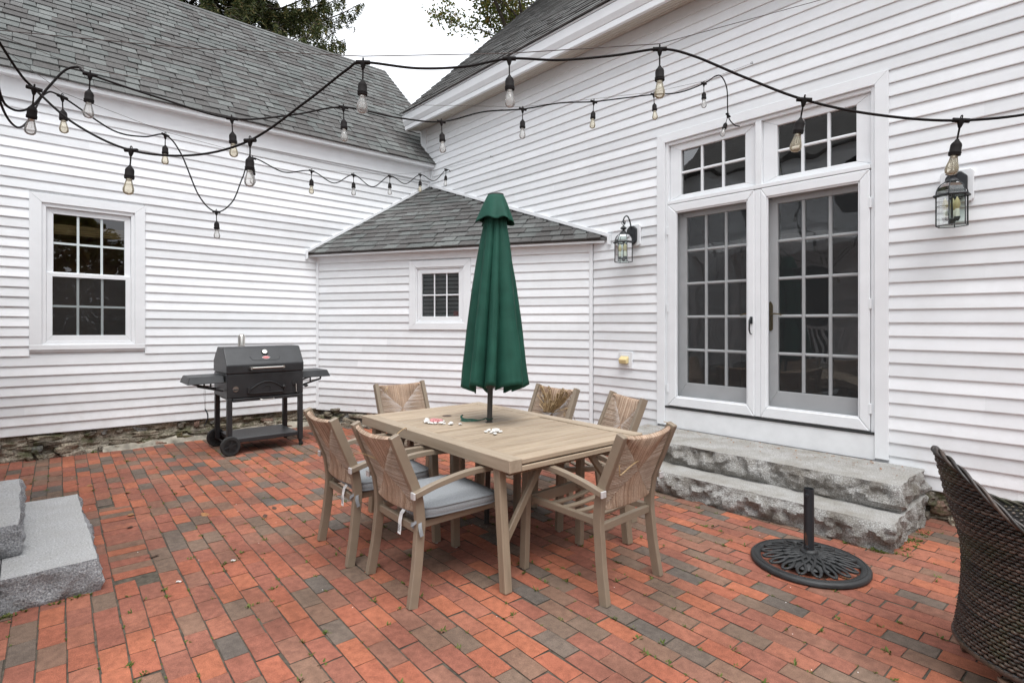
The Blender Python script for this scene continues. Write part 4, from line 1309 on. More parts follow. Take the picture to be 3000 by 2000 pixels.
mb = MB(); mb.lathe([(.054, 0), (.058, .006), (.056, .014), (.03, .020)], 24, ax(2.325) + V((0, 0, 2.320))); mb.build('top_cap', 'umbrella_pole', U, smooth=40)
mb = MB(); mb.lathe([(.030, 0), (.034, .01), (.034, .05), (.022, .06)], 20, ax(.95) + V((0, 0, .96))); mb.build('runner', 'umbrella_pole', U, smooth=40)
mb = MB(); mb.sweep(catmull([(-.02, -.02, .745), (-.06, -.05, .728), (-.13, -.055, .725), (-.19, -.085, .724), (-.25, -.06, .724), (-.28, -.04, .735), (-.29, -.02, .727)], 5), (.2, 1, .6), .016, .0015); mb.build('tie_strap', 'green_canvas', U, smooth=60)
mb = MB(); mb.sweep(catmull([(-.02, -.022, .740), (-.07, -.075, .727), (-.12, -.12, .724), (-.16, -.135, .726)], 5), (.2, 1, .6), .014, .0015); mb.build('tie_strap', 'green_canvas', U, smooth=60)
mb = MB(); mb.tube([V((.024 * math.cos(t * .5), .024 * math.sin(t * .5), .742 + .002 * math.sin(t))) for t in range(13)], .004, 6); mb.build('tie_strap', 'green_canvas', U, smooth=60)

# ================================================================ shells on the table
def shell_mesh(k):
    bm = bmesh.new(); bmesh.ops.create_icosphere(bm, subdivisions=2, radius=.5)
    for q in bm.verts:
        q.co *= 1 + .5 * noise.noise(q.co * 2.6 + V((k * 3.1, k, 0)))
        q.co.z = max(-.16, q.co.z)
    me = bpy.data.meshes.new('seashell'); bm.to_mesh(me); bm.free()
    me.materials.append(M['shell'])
    return me
SHL = [shell_mesh(k) for k in range(4)]
ring_c = V((4.315, -2.775, .7205))
mb = MB()
pts = []
for k in range(26):
    th = 2 * math.pi * k / 26
    pts.append(V(((.040 + .005 * math.sin(5 * th)) * math.cos(th), (.036 + .004 * math.cos(7 * th)) * math.sin(th), .011 + .003 * math.sin(9 * th))))
mb.tube(pts, [.010 + .003 * math.sin(6 * k) for k in range(26)], 8, closed=True)
o = mb.build('shell_ring', 'shell_pink', None, smooth=60); o.location = ring_c; tag(o, 'pink shell ring lying among white shells on the table', 'shell')
rs = random.Random(8)
spots = [(-.075, -.035, .055), (-.045, -.055, .038), (-.030, -.068, .034), (.0, -.062, .036), (.028, -.060, .032), (.045, -.040, .03), (.070, -.012, .042), (.092, .002, .024), (.012, .050, .022), (.13, .028, .045), (.185, .070, .030)]
for dx, dy, s in spots:
    o = put('seashell', rs.choice(SHL)); o.location = ring_c + V((dx, dy, s * .13)); o.scale = (s, s * rs.uniform(.6, .9), s * .55); o.rotation_euler = (0, 0, rs.uniform(0, 6))
    tag(o, 'small white seashell by the pink shell ring on the table', 'shell', 'white shells round the ring')
for dx, dy, s in [(0, 0, .062), (-.05, -.01, .030), (-.035, -.045, .026), (.01, -.04, .026), (-.075, .015, .022), (.055, -.045, .032), (.03, .022, .03)]:
    o = put('seashell', rs.choice(SHL)); o.location = V((4.835, -2.675, .716 + s * .13)) + V((dx, dy, 0)); o.scale = (s, s * rs.uniform(.7, .95), s * .5); o.rotation_euler = (0, 0, rs.uniform(0, 6))
    tag(o, 'white seashell in the small cluster on the near half of the table', 'shell', 'shells in the small cluster')

# ================================================================ charcoal grill
Gr = thing('charcoal_grill', 'black charcoal grill on wheels against the white clapboard wall', 'grill', (.91, -2.925, 0), R(-1.0))
Gr.scale = (1, .95, 1)
mb = MB(); mb.box(-.28, .285, -.425, .425, .605, .865); mb.build('firebox', 'grill_black', Gr, bevel=.008)
prof = [(-.285, .868), (.290, .868), (.290, .962), (.150, 1.142), (.125, 1.150), (-.11, 1.150), (-.285, 1.00)]
mb = MB(); mb.prism([(x, -.43, z) for x, z in prof], (0, .86, 0)); lid = mb.build('lid', 'grill_black', Gr, bevel=.010, seg=2)
mb = MB(); mb.tube([(.335, -.17, .925), (.335, .17, .925)], .011, 12); hd = mb.build('lid_handle', 'steel', lid, smooth=40)
for s in (-1, 1):
    mb = MB(); mb.tube([(.285, s * .185, .925), (.318, s * .185, .925), (.336, s * .176, .925)], [.014, .014, .016], 10); mb.build('handle_end', 'steel', lid, smooth=40)
sl_n = V((.180, 0, .140)).normalized(); sl_p = V((.220, 0, 1.052))
mb = MB(); mb.lathe([(.034, 0), (.036, .010), (.030, .014)], 24, sl_p + V((-.026, .005, .034)), axis=sl_n); th = mb.build('thermometer', 'grill_inner', lid, smooth=40)
mb = MB(); mb.lathe([(.027, .012), (.027, .017), (.02, .018)], 24, sl_p + V((-.026, .005, .034)), axis=sl_n); mb.build('dial', 'steel', th, smooth=40)
bt = V((-.140, 0, .180)).normalized()
def badge(w, h, off):
    out = []
    for k in range(24):
        a = 2 * math.pi * k / 24
        yy = w * math.cos(a); zz = h * math.sin(a) * (1 - abs(math.cos(a)) ** 3 * .6)
        out.append(sl_p + V((0.016, .008, -.022)) + V((0, 1, 0)) * yy + bt * zz + sl_n * off)
    return out
mb = MB(); mb.prism(badge(.045, .019, .001), sl_n * .002); bd = mb.build('badge', 'badge_white', lid)
mb = MB(); mb.prism(badge(.041, .0155, .0032), sl_n * .0015); mb.build('badge_field', 'badge_red', bd)
for k in range(7):
    q = sl_p + V((.016, .008 - .024 + k * .008, -.022)) + sl_n * .0052
    mb = MB(); mb.bar(q - bt * .004, q + bt * .004, (0, 1, 0), .0025, .001); mb.build('badge_letter', 'badge_white', bd)
# outline pressed into the lid
mb = MB(); rim = [sl_p + V((0, y_, 0)) + bt * z_ + sl_n * .0005 for y_, z_ in ((-.17, -.005), (-.145, -.055), (-.11, -.062), (.13, -.062), (.155, -.05), (.17, -.005))]
mb.tube(rim, .0022, 6); mb.build('pressed_line', 'grill_inner', lid)
mb = MB(); mb.lathe([(.040, 0), (.040, .165), (.030, .180), (.012, .188)], 20, (-.17, -.15, 1.10)); mb.build('chimney', 'steel', Gr, smooth=40)
# arched ash door
arch = [(-.19, .645)] + [(-.19 + .38 * k / 12, .685 + .085 * math.sin(math.pi * k / 12)) for k in range(13)] + [(.19, .645)]
mb = MB(); mb.prism([(.2865, y_, z_) for y_, z_ in arch], (.010, 0, 0)); dr = mb.build('ash_door', 'grill_black', Gr, bevel=.003)
mb = MB(); mb.tube([(.299, y_, z_) for y_, z_ in arch], .007, 8, closed=True); mb.build('door_rim', 'grill_inner', dr, smooth=50)
mb = MB(); mb.tube([(.299, -.05, .70), (.300, -.02, .725), (.300, .02, .720), (.300, .045, .70), (.300, .03, .675), (.300, .04, .665)], .0035, 6); mb.build('door_emblem', 'grill_inner', dr)
mb = MB(); mb.lathe([(.008, 0), (.016, .012), (.020, .022), (.012, .034), (.006, .036)], 12, (.296, .185, .70), axis=(1, 0, 0)); mb.build('door_knob', 'grill_inner', dr, smooth=50)
mb = MB(); mb.box(.286, .305, -.215, -.185, .65, .715); mb.build('door_hinge', 'grill_inner', dr, bevel=.002)
mb = MB(); mb.lathe([(.030, 0), (.030, .003)], 20, (.287, -.335, .705), axis=(1, 0, 0)); vt = mb.build('air_vent', 'steel', Gr, smooth=40)
mb = MB(); mb.box(.291, .293, -.36, -.31, .69, .706); mb.build('vent_slot', 'gap_dark', vt)
mb = MB(); mb.lathe([(.036, 0), (.036, .006), (.02, .008)], 20, (.286, .325, .735), axis=(1, 0, 0)); ck = mb.build('crank_plate', 'grill_inner', Gr, smooth=40)
mb = MB(); mb.tube([(.295, .325, .725), (.318, .326, .722), (.320, .328, .64), (.322, .329, .625)], .006, 8); mb.build('crank_arm', 'steel', ck, smooth=40)
mb = MB(); mb.lathe([(.007, 0), (.013, .01), (.013, .02), (.006, .03)], 10, (.320, .329, .625), axis=(1, 0, 0)); mb.build('crank_knob', 'grill_inner', ck, smooth=50)
mb = MB(); mb.box(-.25, .292, -.365, .385, .565, .600); ad = mb.build('ash_drawer', 'grill_black', Gr, bevel=.004)
mb = MB(); mb.tube([(.292, -.075, .585), (.318, -.075, .578), (.322, -.06, .572), (.322, .06, .572), (.318, .075, .578), (.292, .075, .585)], .006, 8); mb.build('drawer_handle', 'steel', ad, smooth=50)
for s in (-1, 1):
    y0, y1 = (.432, .80) if s > 0 else (-.80, -.432)
    yi, yo = (y0, y1) if s > 0 else (y1, y0)
    # folding shelf with a sloping skirt
    mb = MB()
    mb.hexa([(-.20, yi, .772), (.215, yi, .772), (.215, yo, .772), (-.20, yo, .772), (-.17, yi, .848), (.18, yi, .848), (.18, yo - s * .028, .848), (-.17, yo - s * .028, .848)])
    sh = mb.build('side_shelf', 'grill_black', Gr, bevel=.006)
    for xx in (-.15, .16):
        mb = MB(); mb.bar((xx, s * .43, .680), (xx, s * .69, .745), (1, 0, 0), .016, .018); mb.bar((xx, s * .69, .745), (xx, s * .69, .772), (1, 0, 0), .016, .016); mb.bar((xx, s * .56, .715), (xx, s * .56, .770), (1, 0, 0), .014, .014); mb.build('shelf_brace', 'grill_inner', sh)
mb = MB(); mb.tube([(.20, .43, .685), (.20, .47, .68)], .005, 8); mb.lathe([(.008, 0), (.016, .02), (.016, .035), (.008, .05)], 12, (.20, .465, .68), axis=(0, 1, 0)); mb.build('damper_knob', 'grill_inner', Gr, smooth=50)
for sx in (-1, 1):
    for sy in (-1, 1):
        mb = MB(); z0 = .10 if sy < 0 else .075
        mb.box(sx * .262 - .026, sx * .262 + .026, sy * .395 - .026, sy * .395 + .026, z0, .604); mb.build('leg', 'grill_black', Gr, bevel=.003)
mb = MB(); mb.box(-.285, .285, -.36, .365, .125, .170); mb.build('bottom_shelf', 'grill_black', Gr, bevel=.005)
for sx in (-1, 1):
    xw = sx * .305
    mb = MB(); mb.lathe([(.070, -.024), (.096, -.024), (.104, -.014), (.104, .014), (.096, .024), (.070, .024)], 32, (xw, -.395, .104), cap=False, axis=(1, 0, 0)); wh = mb.build('wheel', 'rubber', Gr, smooth=40)
    mb = MB()
    mb.lathe([(.070, -.010), (.070, .010)], 32, (xw, -.395, .104), cap=True, axis=(1, 0, 0)); mb.lathe([(.022, -.022), (.022, .022)], 16, (xw, -.395, .104), axis=(1, 0, 0))
    for k in range(6):
        a = k * math.pi / 3 + .3
        mb.bar((xw, -.395, .104), (xw, -.395 + .070 * math.cos(a), .104 + .070 * math.sin(a)), (1, 0, 0), .040, .014)
    mb.lathe([(.066, -.018), (.073, -.018), (.073, .018), (.066, .018), (.066, -.018)], 32, (xw, -.395, .104), cap=False, axis=(1, 0, 0))
    mb.build('hub', 'grill_inner', wh, smooth=40)
    mb = MB(); mb.lathe([(.018, .05), (.020, .078)], 12, (sx * .262, .395, 0)); mb.box(sx * .262 - .016, sx * .262 + .016, .388, .415, .028, .056)
    mb.lathe([(.022, -.010), (.026, -.007), (.026, .007), (.022, .010)], 16, (sx * .262, .405, .026), axis=(1, 0, 0)); mb.build('caster', 'rubber', Gr, smooth=40)
mb = MB(); mb.tube([(-.31, -.395, .104), (.31, -.395, .104)], .008, 8); mb.build('axle', 'grill_inner', Gr)
# scraper hanging from the shelf
o = thing('grill_scraper', 'thin dark curved scraper dangling on a wire under the grill side shelf', 'scraper', (1.09, -3.52, .36))
mb = MB(); mb.tube(catmull([(0, 0, .15), (.01, .018, .11), (.012, .024, .06), (.004, .012, .02), (0, .0, -.01), (0, -.006, -.03)], 4), [.007] * 13 + [.005] * 8, 8); mb.build('handle', 'iron_black', o, smooth=50)
mb = MB(); mb.tube([(0, 0, .15), (0, -.01, .30), (0, -.005, .43)], .0014, 5); mb.tube([(0, .004, .15), (0, .006, .30), (0, -.003, .43)], .0012, 5); mb.build('hanging_wire', 'wire_steel', o)

# ================================================================ umbrella base
B = thing('umbrella_stand', 'round black cast-iron umbrella stand with pierced petal pattern in front of the granite steps', 'umbrella stand', (6.315, -1.50, 0), R(20))
Rb = .315
def dome(r): return .024 + .050 * (1 - (r / Rb) ** 1.3)
mb = MB(); mb.lathe([(Rb - .052, .010), (Rb - .012, .002), (Rb, .008), (Rb, .022), (Rb - .010, .032), (Rb - .030, .034), (Rb - .050, .030), (Rb - .056, .024), (Rb - .052, .010)], 72, cap=False); mb.build('rim', 'cast_iron', B, smooth=60)
mb = MB(); mb.tube([V(((Rb - .022) * math.cos(t * math.pi / 36), (Rb - .022) * math.sin(t * math.pi / 36), .0345)) for t in range(72)], .002, 5, closed=True); mb.build('rim_bead', 'cast_iron', B, smooth=60)
NS = 18
for s in (-1, 1):
    for k in range(NS):
        a0_ = 2 * math.pi * k / NS
        pts = []
        for i in range(13):
            t = i / 12
            r = .040 + (Rb - .058 - .040) * t
            a = a0_ + s * .62 * math.sin(t * math.pi * .78) ** 1.0 * (0.35 + t * .55)
            pts.append((r * math.cos(a), r * math.sin(a), dome(r) - .001 * (s > 0)))
        mb = MB()
        mb.sweep(pts, (0, 0, 1), .012, .015); mb.build('petal_rib', 'cast_iron', B, bevel=.003, smooth=40)
# inner web closes the petals near the hub, open diamonds towards the rim
mb = MB(); mb.lathe([(.035, dome(.035) - .006), (.10, dome(.10) - .007), (.185, dome(.185) - .008), (.188, dome(.185) - .014), (.03, dome(.035) - .014)], 60, cap=False); mb.build('web', 'cast_iron', B, smooth=60)
mb = MB(); mb.lathe([(.046, .070), (.048, .080), (.040, .092), (.030, .094), (.030, .07)], 32, cap=False); mb.build('hub_collar', 'cast_iron', B, smooth=50)
mb = MB(); mb.lathe([(.0275, .05), (.0275, .448), (.0245, .448), (.0245, .25)], 28, cap=False); mb.lathe([(.0245, .25), (.001, .25)], 28, cap=False); tb = mb.build('tube', 'iron_black', B, smooth=50)
mb = MB()
for k in range(9):
    pass
pts = []
for (a_, z_) in [(-.35, .185), (.05, .195), (.35, .175), (.45, .13), (.55, .10), (.30, .095), (.0, .14), (-.25, .165)]:
    pts.append((.0279 * math.cos(a_ - 2.25), .0279 * math.sin(a_ - 2.25), z_))
mb.add(pts, [tuple(range(len(pts)))]); mb.build('rust_patch', 'rust', tb, recalc=False)
for z_, ang in ((.415, -1.9), (.112, -1.9)):
    c = V((math.cos(ang), math.sin(ang), 0))
    mb = MB(); mb.lathe([(.010, 0), (.010, .007), (.006, .008), (.006, .016), (.010, .016), (.010, .024)], 6, c * .0265 + V((0, 0, z_)), axis=c); mb.build('set_bolt', 'iron_black', tb)

# ================================================================ wicker tub chair
Wk = thing('wicker_armchair', 'dark brown woven wicker tub armchair cut off by the right edge', 'chair', (7.41, -2.03, 0), R(22))
def wplan(s, r0):
    """s in [-1,1]: U-shaped plan, 0 = middle of the back; returns point and outward normal"""
    q = .58
    a = s / q * math.pi / 2
    if abs(s) <= q:
        p = V((-r0 * 1.02 * math.cos(a), r0 * math.sin(a), 0)); n = V((-math.cos(a), math.sin(a), 0))
    else:
        e = (abs(s) - q) / (1 - q)
        sg = 1 if s > 0 else -1
        p = V((.40 * e, sg * r0 * (1 - .03 * e * e), 0)); n = V((0, sg, 0))
    return p, n
def wtop(s): return .645 + .262 * math.exp(-(abs(s) / .30) ** 2.6)
ZB = .165
def wsurf(s, t, off=0.0):
    zt = wtop(s)
    z = ZB + (zt - ZB) * t
    h = z - ZB
    back = max(0, math.cos(min(1, abs(s) / .6) * math.pi / 2))
    r = .318 - .030 * math.sin(min(1, h / .55) * math.pi) * .9 + (.075 * back + .01) * max(0, (h - .36) / .45) ** 1.4
    p, n = wplan(s, r + off)
    return V((p.x, p.y, z)), n
NSTK, NROW = 96, 58
mb = MB(); nn_ = 96
for i in range(nn_ + 1):
    for j in range(21):
        mb.v.append(wsurf(-1 + 2 * i / nn_, j / 20, -.006)[0])
for i in range(nn_):
    for j in range(20):
        mb.f.append((i * 21 + j, i * 21 + j + 1, (i + 1) * 21 + j + 1, (i + 1) * 21 + j))
o = mb.build('shell_lining', 'wicker_back', Wk, smooth=60)
mb = MB()
zmax = .93
for r in range(NROW):
    z = ZB + (zmax - ZB) * (r + .5) / NROW
    run = []
    for i in range(NSTK * 2 + 1):
        s = -1 + i / NSTK
        if s > 1.0001: break
        zt = wtop(s)
        if z > zt - .012:
            if len(run) > 2: mb.tube(run, .0062, 6, cap=False)
            run = []
            continue
        t = (z - ZB) / (zt - ZB)
        ph_ = math.cos(math.pi * (i / 1.5 + r))
        run.append(wsurf(s, t, .0065 * ph_)[0] + V((0, 0, .0012 * math.sin(i * 1.7 + r))))
    if len(run) > 2: mb.tube(run, .0062, 6, cap=False)
o = mb.build('weave', 'wicker', Wk, smooth=70, recalc=False); stuff(o)
mb = MB()
for sgn in (0, 1, 2):
    pts = []
    for i in range(201):
        s = -1 + i / 100
        p, n = wsurf(s, 1.0)
        a = i * .35 + sgn * 2.094
        pts.append(p + n * .009 * math.cos(a) + V((0, 0, -.004 + .009 * math.sin(a))))
    mb.tube(pts, .0065, 6)
mb.build('braided_rim', 'wicker', Wk, smooth=70, recalc=False)
mb = MB(); ring_ = [wsurf(-1 + 2 * i / 60, .40, -.012)[0] for i in range(61)]
ring_ = [V((p.x, p.y, .36)) for p in ring_]
mb.prism(ring_, (0, 0, .05)); mb.build('seat', 'wicker', Wk)
mb = MB(); ring2 = [V((p.x * .93, p.y * .93, .411)) for p in ring_]; mb.prism(ring2, (0, 0, .08)); mb.build('seat_pad', 'cushion_grey', Wk, bevel=.02, seg=3)
mb = MB(); ring3 = [wsurf(-1 + 2 * i / 60, 0, .004)[0] for i in range(61)]; mb.tube(ring3, .010, 6); mb.build('bottom_rim', 'wicker', Wk, smooth=60)
for lx, ly in ((-.235, .225), (-.235, -.225), (.34, .27), (.34, -.27)):
    mb = MB(); mb.sweep([(lx * 1.04, ly * 1.04, 0), (lx, ly, .14)], (0, 1, 0), [.030, .045], [.030, .045]); mb.build('leg', 'dark_wood', Wk, bevel=.003)

# ================================================================ wall lanterns
def make_lantern():
    t = thing('wall_lantern', 'x', 'lantern')
    mb = MB()
    oct_ = lambda w, h, c: [(-w + c, -h), (w - c, -h), (w, -h + c), (w, h - c), (w - c, h), (-w + c, h), (-w, h - c), (-w, -h + c)]
    mb.prism([(x, .0, z) for x, z in oct_(.094, .115, .016)], (0, .022, 0)); mb.build('mounting_block', 'white_trim', t, bevel=.004)
    mb = MB(); mb.prism([(x, .0225, z) for x, z in oct_(.062, .098, .034)], (0, .028, 0)); mb.build('backplate', 'iron_black', t, bevel=.006)
    mb = MB(); mb.tube(catmull([(0, .045, .06), (0, .075, .15), (0, .115, .195), (0, .16, .185), (0, .188, .145), (0, .185, .115), (0, .165, .110), (0, .158, .130)], 5), .0075, 8); mb.build('scroll_arm', 'iron_black', t, smooth=50)
    mb = MB(); mb.tube([V((.024 * math.cos(a), .185, .118 + .024 * math.sin(a))) for a in [k * math.pi / 10 for k in range(20)]], .0028, 6, closed=True); mb.build('hanging_ring', 'iron_black', t, smooth=50)
    mb = MB(); mb.tube([(0, .045, .0), (0, .185, .005)], .005, 6); mb.build('stay', 'iron_black', t)
    c = (0, .185, 0)
    mb = MB(); mb.lathe([(.003, .098), (.006, .09), (.010, .082), (.030, .066), (.036, .058), (.026, .050), (.012, .044), (.012, .034), (.022, .028), (.034, .016), (.042, .004)], 20, c); mb.build('finial', 'iron_black', t, smooth=60)
    N = 6
    hexp = lambda r, z, k: V((r * math.cos(math.pi / 3 * k + math.pi / 6), .185 + r * math.sin(math.pi / 3 * k + math.pi / 6), z))
    prof = [(.040, .002), (.062, -.012), (.080, -.034), (.090, -.060), (.093, -.085)]
    for k in range(N):
        mb = MB(); mb.tube([hexp(r, z, k) for r, z in prof], .0034, 6); mb.build('dome_rib', 'iron_black', t, smooth=50)
        mb = MB()
        for r, z in prof: mb.v += [tuple(hexp(r * .985, z, k)), tuple(hexp(r * .985, z, k + 1))]
        for i in range(len(prof) - 1): mb.f.append((2 * i, 2 * i + 1, 2 * i + 3, 2 * i + 2))
        mb.build('dome_pane', 'lantern_glass', t, recalc=False)
        mb = MB(); mb.tube([hexp(.102, -.091, k), hexp(.102, -.091, k + 1)], .0085, 8); mb.build('band', 'iron_black', t, smooth=50)
        mb = MB(); mb.tube([hexp(.092, -.095, k), hexp(.092, -.298, k)], .0036, 6); mb.build('corner_bar', 'iron_black', t, smooth=50)
        mb = MB(); mb.add([hexp(.090, -.098, k), hexp(.090, -.098, k + 1), hexp(.090, -.296, k + 1), hexp(.090, -.296, k)], [(0, 1, 2, 3)]); mb.build('side_pane', 'lantern_glass', t, recalc=False)
        mb = MB(); mb.tube([hexp(.092, -.298, k), hexp(.092, -.298, k + 1)], .0030, 6); mb.build('bottom_bar', 'iron_black', t)
    for k in range(3):
        a = k * 2.094 + .5
        mb = MB(); mb.lathe([(.013, 0), (.013, .055), (.010, .058)], 14, (.038 * math.cos(a), .185 + .038 * math.sin(a), -.245)); cd = mb.build('candle_sleeve', 'candle', t, smooth=50)
        mb = MB(); mb.lathe([(.008, .056), (.014, .066), (.019, .085), (.016, .108), (.006, .130), (.001, .142)], 14, (.038 * math.cos(a), .185 + .038 * math.sin(a), -.245)); mb.build('bulb', 'bulb_warm', cd, smooth=60)
        mb = MB(); mb.lathe([(.008, -.025), (.017, -.006), (.018, .004), (.013, .004)], 14, (.038 * math.cos(a), .185 + .038 * math.sin(a), -.245)); mb.build('candle_cup', 'iron_black', cd, smooth=50)
        mb = MB(); mb.tube([(0, .185, -.265), (.038 * math.cos(a), .185 + .038 * math.sin(a), -.262)], .004, 6); mb.build('cup_arm', 'iron_black', t)
    mb = MB(); mb.lathe([(.004, -.292), (.008, -.288), (.022, -.270), (.024, -.255), (.008, -.245), (.005, -.10), (.018, -.088), (.006, -.08)], 14, c); mb.build('centre_stem', 'iron_black', t, smooth=50)
    return t
ln = make_lantern()
ln.location = (4.01, -.016, 2.36); ln.rotation_euler = (0, 0, math.pi)
tag(ln, 'black hexagonal wall lantern between the corner closet and the double doors', 'lantern', 'wall lanterns')
l2 = copy_tree(ln); l2.location = (6.765, -.016, 2.385)
tag(l2, 'black hexagonal wall lantern on the clapboards right of the double doors', 'lantern', 'wall lanterns')
ol = thing('outlet_box', 'outdoor outlet with a yellowed flip cover on the clapboards by the doors', 'outlet', (3.905, -.016, 1.01), math.pi)
mb = MB(); mb.box(-.092, .092, 0, .016, -.092, .092); mb.build('mounting_block', 'white_trim', ol, bevel=.004)
mb = MB(); mb.box(-.062, .062, .0165, .022, -.062, .062); mb.build('plate', 'white_trim', ol, bevel=.004)
mb = MB(); mb.hexa([(-.055, .0225, -.032), (.055, .0225, -.032), (.055, .0225, .045), (-.055, .0225, .045), (-.050, .062, -.040), (.050, .062, -.040), (.050, .075, .008), (-.050, .075, .008)]); mb.build('flip_cover', 'plastic_cream', ol, bevel=.008, seg=2)

# ================================================================ string lights
def holder_mesh():
    mb = MB()
    # tee on the cable
    mb.tube([(-.028, 0, 0), (.028, 0, 0)], .0088, 10)
    mb.lathe([(.011, .004), (.012, -.004), (.007, -.022), (.0045, -.028)], 12)
    mb.tube([V((0, .006 * math.cos(a), .012 + .007 * math.sin(a))) for a in [k * math.pi / 5 for k in range(10)]], .0022, 5, closed=True)
    mb.tube([(0, 0, -.026), (0, .001, -.050), (0, 0, -.074)], .0033, 6)
    mb.lathe([(.005, -.070), (.008, -.076), (.016, -.086), (.0185, -.094), (.0185, -.116), (.0205, -.118), (.0205, -.123), (.0195, -.125), (.0205, -.128), (.0195, -.132)], 16)
    return mb.mesh('socket', smooth=50)
def bulb_mesh(m):
    mb = MB()
    mb.lathe([(.0120, -.131), (.0125, -.140), (.0165, -.158), (.0215, -.176), (.0222, -.186), (.0200, -.196), (.0130, -.203), (.004, -.2055)], 18)
    me = mb.mesh('bulb', smooth=60); me.materials.append(M[m]); return me
def stem_mesh():
    mb = MB()
    mb.lathe([(.0118, -.128), (.0118, -.139), (.006, -.142)], 12)
    mb.tube([(.003, 0, -.140), (.005, 0, -.168), (0, .006, -.172), (-.005, 0, -.168), (-.003, 0, -.140)], .0008, 4)
    me = mb.mesh('filament', smooth=50); me.materials.append(M['steel']); return me
HM = holder_mesh(); HM.materials.append(M['wire_black'])
BC, BA, FS = bulb_mesh('bulb_clear'), bulb_mesh('bulb_amber'), stem_mesh()
def strand(label, path, sockets, r, tilts={}, amber=()):
    """path: points of the cable; sockets: indices of points that carry a lamp holder"""
    root = thing('string_lights', label, 'string lights', path[0], 0, 'string lights over the patio')
    o0 = V(path[0])
    pts = [V(p) - o0 for p in path]
    mb = MB(); mb.tube(catmull(pts, 10), r, 7); mb.build('cable', 'wire_black', root, smooth=60)
    for n, i in enumerate(sockets):
        tg = (pts[min(i + 1, len(pts) - 1)] - pts[max(i - 1, 0)]).normalized()
        yaw = math.atan2(tg.y, tg.x)
        h = put('socket', HM, None, root)
        h.location = pts[i]; tx, ty = tilts.get(n, (random.uniform(-.06, .06), random.uniform(-.06, .06)))
        h.rotation_euler = (tx, ty, yaw)
        put('bulb', BA if n in amber else BC, None, h)
        put('filament', FS, None, h)
S1 = [(4.52, -5.04, 2.58), (4.36, -4.97, 2.51), (4.31, -4.92, 2.47), (4.40, -4.78, 2.32), (4.54, -4.59, 2.21), (4.74, -4.38, 2.185), (4.95, -4.20, 2.24), (5.20, -4.05, 2.375), (5.40, -3.955, 2.475), (5.48, -3.92, 2.49),
      (5.60, -3.74, 2.480), (5.72, -3.58, 2.495), (5.84, -3.44, 2.53), (5.98, -3.28, 2.525), (6.13, -3.11, 2.545), (6.26, -2.97, 2.57), (6.36, -2.88, 2.535), (6.52, -2.75, 2.43), (6.70, -2.62, 2.32), (6.90, -2.46, 2.245), (7.14, -2.28, 2.20), (7.40, -2.08, 2.225), (7.8, -1.8, 2.34), (8.6, -1.2, 2.62), (10.2, -.1, 3.2)]
strand('thick near strand of string lights sweeping across the whole view', S1, [2, 4, 6, 9, 12, 15, 18, 20], .0052, {0: (.35, .15), 6: (.12, .14), 7: (.10, .12)}, amber=(1, 5, 6, 7))
S2 = [(4.52, -5.05, 2.56), (4.36, -5.03, 2.40), (4.27, -4.99, 2.37), (4.22, -4.93, 2.41), (4.21, -4.87, 2.52), (4.22, -4.81, 2.615), (4.25, -4.76, 2.635), (4.29, -4.72, 2.60), (4.32, -4.45, 2.555), (4.36, -4.12, 2.52), (4.41, -3.82, 2.60), (4.47, -3.54, 2.70), (4.52, -3.22, 2.705),
      (4.57, -2.91, 2.74), (4.65, -2.62, 2.855), (4.74, -2.34, 2.92), (4.80, -2.02, 3.03), (4.85, -1.70, 3.11), (4.93, -1.42, 3.19), (5.01, -1.14, 3.27), (5.08, -.87, 3.34), (5.15, -.60, 3.47), (5.175, -.44, 3.575), (5.18, -.34, 3.59), (5.185, -.26, 3.50), (5.17, -.21, 3.29), (5.20, -.16, 3.21), (5.24, -.13, 3.19)]
strand('middle strand of string lights running from the left to above the double doors', S2, [7, 9, 11, 13, 15, 17, 19, 21, 25], .0052, {8: (.1, .3)}, amber=(1, 5, 6))
S3 = [(4.52, -5.06, 2.55), (4.30, -5.03, 2.38), (4.10, -4.98, 2.34), (3.85, -4.93, 2.46), (3.66, -4.87, 2.66), (3.55, -4.79, 2.70), (3.36, -4.54, 2.62), (3.24, -4.36, 2.65), (3.13, -4.22, 2.72), (3.05, -4.11, 2.63), (2.98, -3.98, 2.36), (2.92, -3.85, 2.27), (2.895, -3.73, 2.37), (2.88, -3.65, 2.58), (2.89, -3.58, 2.74), (2.79, -3.30, 2.70),
      (2.66, -3.01, 2.79), (2.53, -2.74, 2.75), (2.40, -2.48, 2.90), (2.30, -2.22, 2.84), (2.20, -1.96, 3.02), (2.09, -1.70, 3.00), (1.99, -1.44, 3.17), (1.92, -1.20, 3.15), (1.86, -.98, 3.34), (1.845, -.90, 3.335)]
strand('far strand of string lights with one deep loop running to the inner corner', S3, [5, 8, 11, 14, 16, 18, 20, 22, 24], .0050, {}, amber=(0, 1, 4, 7))
def wire(label, pts, r, eye):
    o = thing('support_wire', label, 'wire', pts[0])
    p0_ = V(pts[0])
    mb = MB(); mb.tube([V(p) - p0_ for p in pts], r, 5); mb.build('wire', 'wire_steel', o)
    if eye is not None:
        e = V(eye) - p0_
        mb = MB(); mb.tube([e + V((.010 * math.cos(a), -.03 + .010 * math.sin(a) * .3, .010 * math.sin(a))) for a in [k * math.pi / 5 for k in range(10)]], .0018, 5, closed=True); mb.tube([e + V((0, -.02, 0)), e + V((0, .03, 0))], .0022, 5); mb.build('screw_eye', 'wire_steel', o)
wire('thin brown wire above the near string lights', [(4.53, -5.05, 2.60), (5.0, -4.45, 2.55), (5.48, -3.92, 2.515), (5.84, -3.44, 2.552), (6.26, -2.97, 2.592), (6.36, -1.5, 3.30), (6.43, -.02, 4.02)], .0020, (6.43, -.017, 4.02))
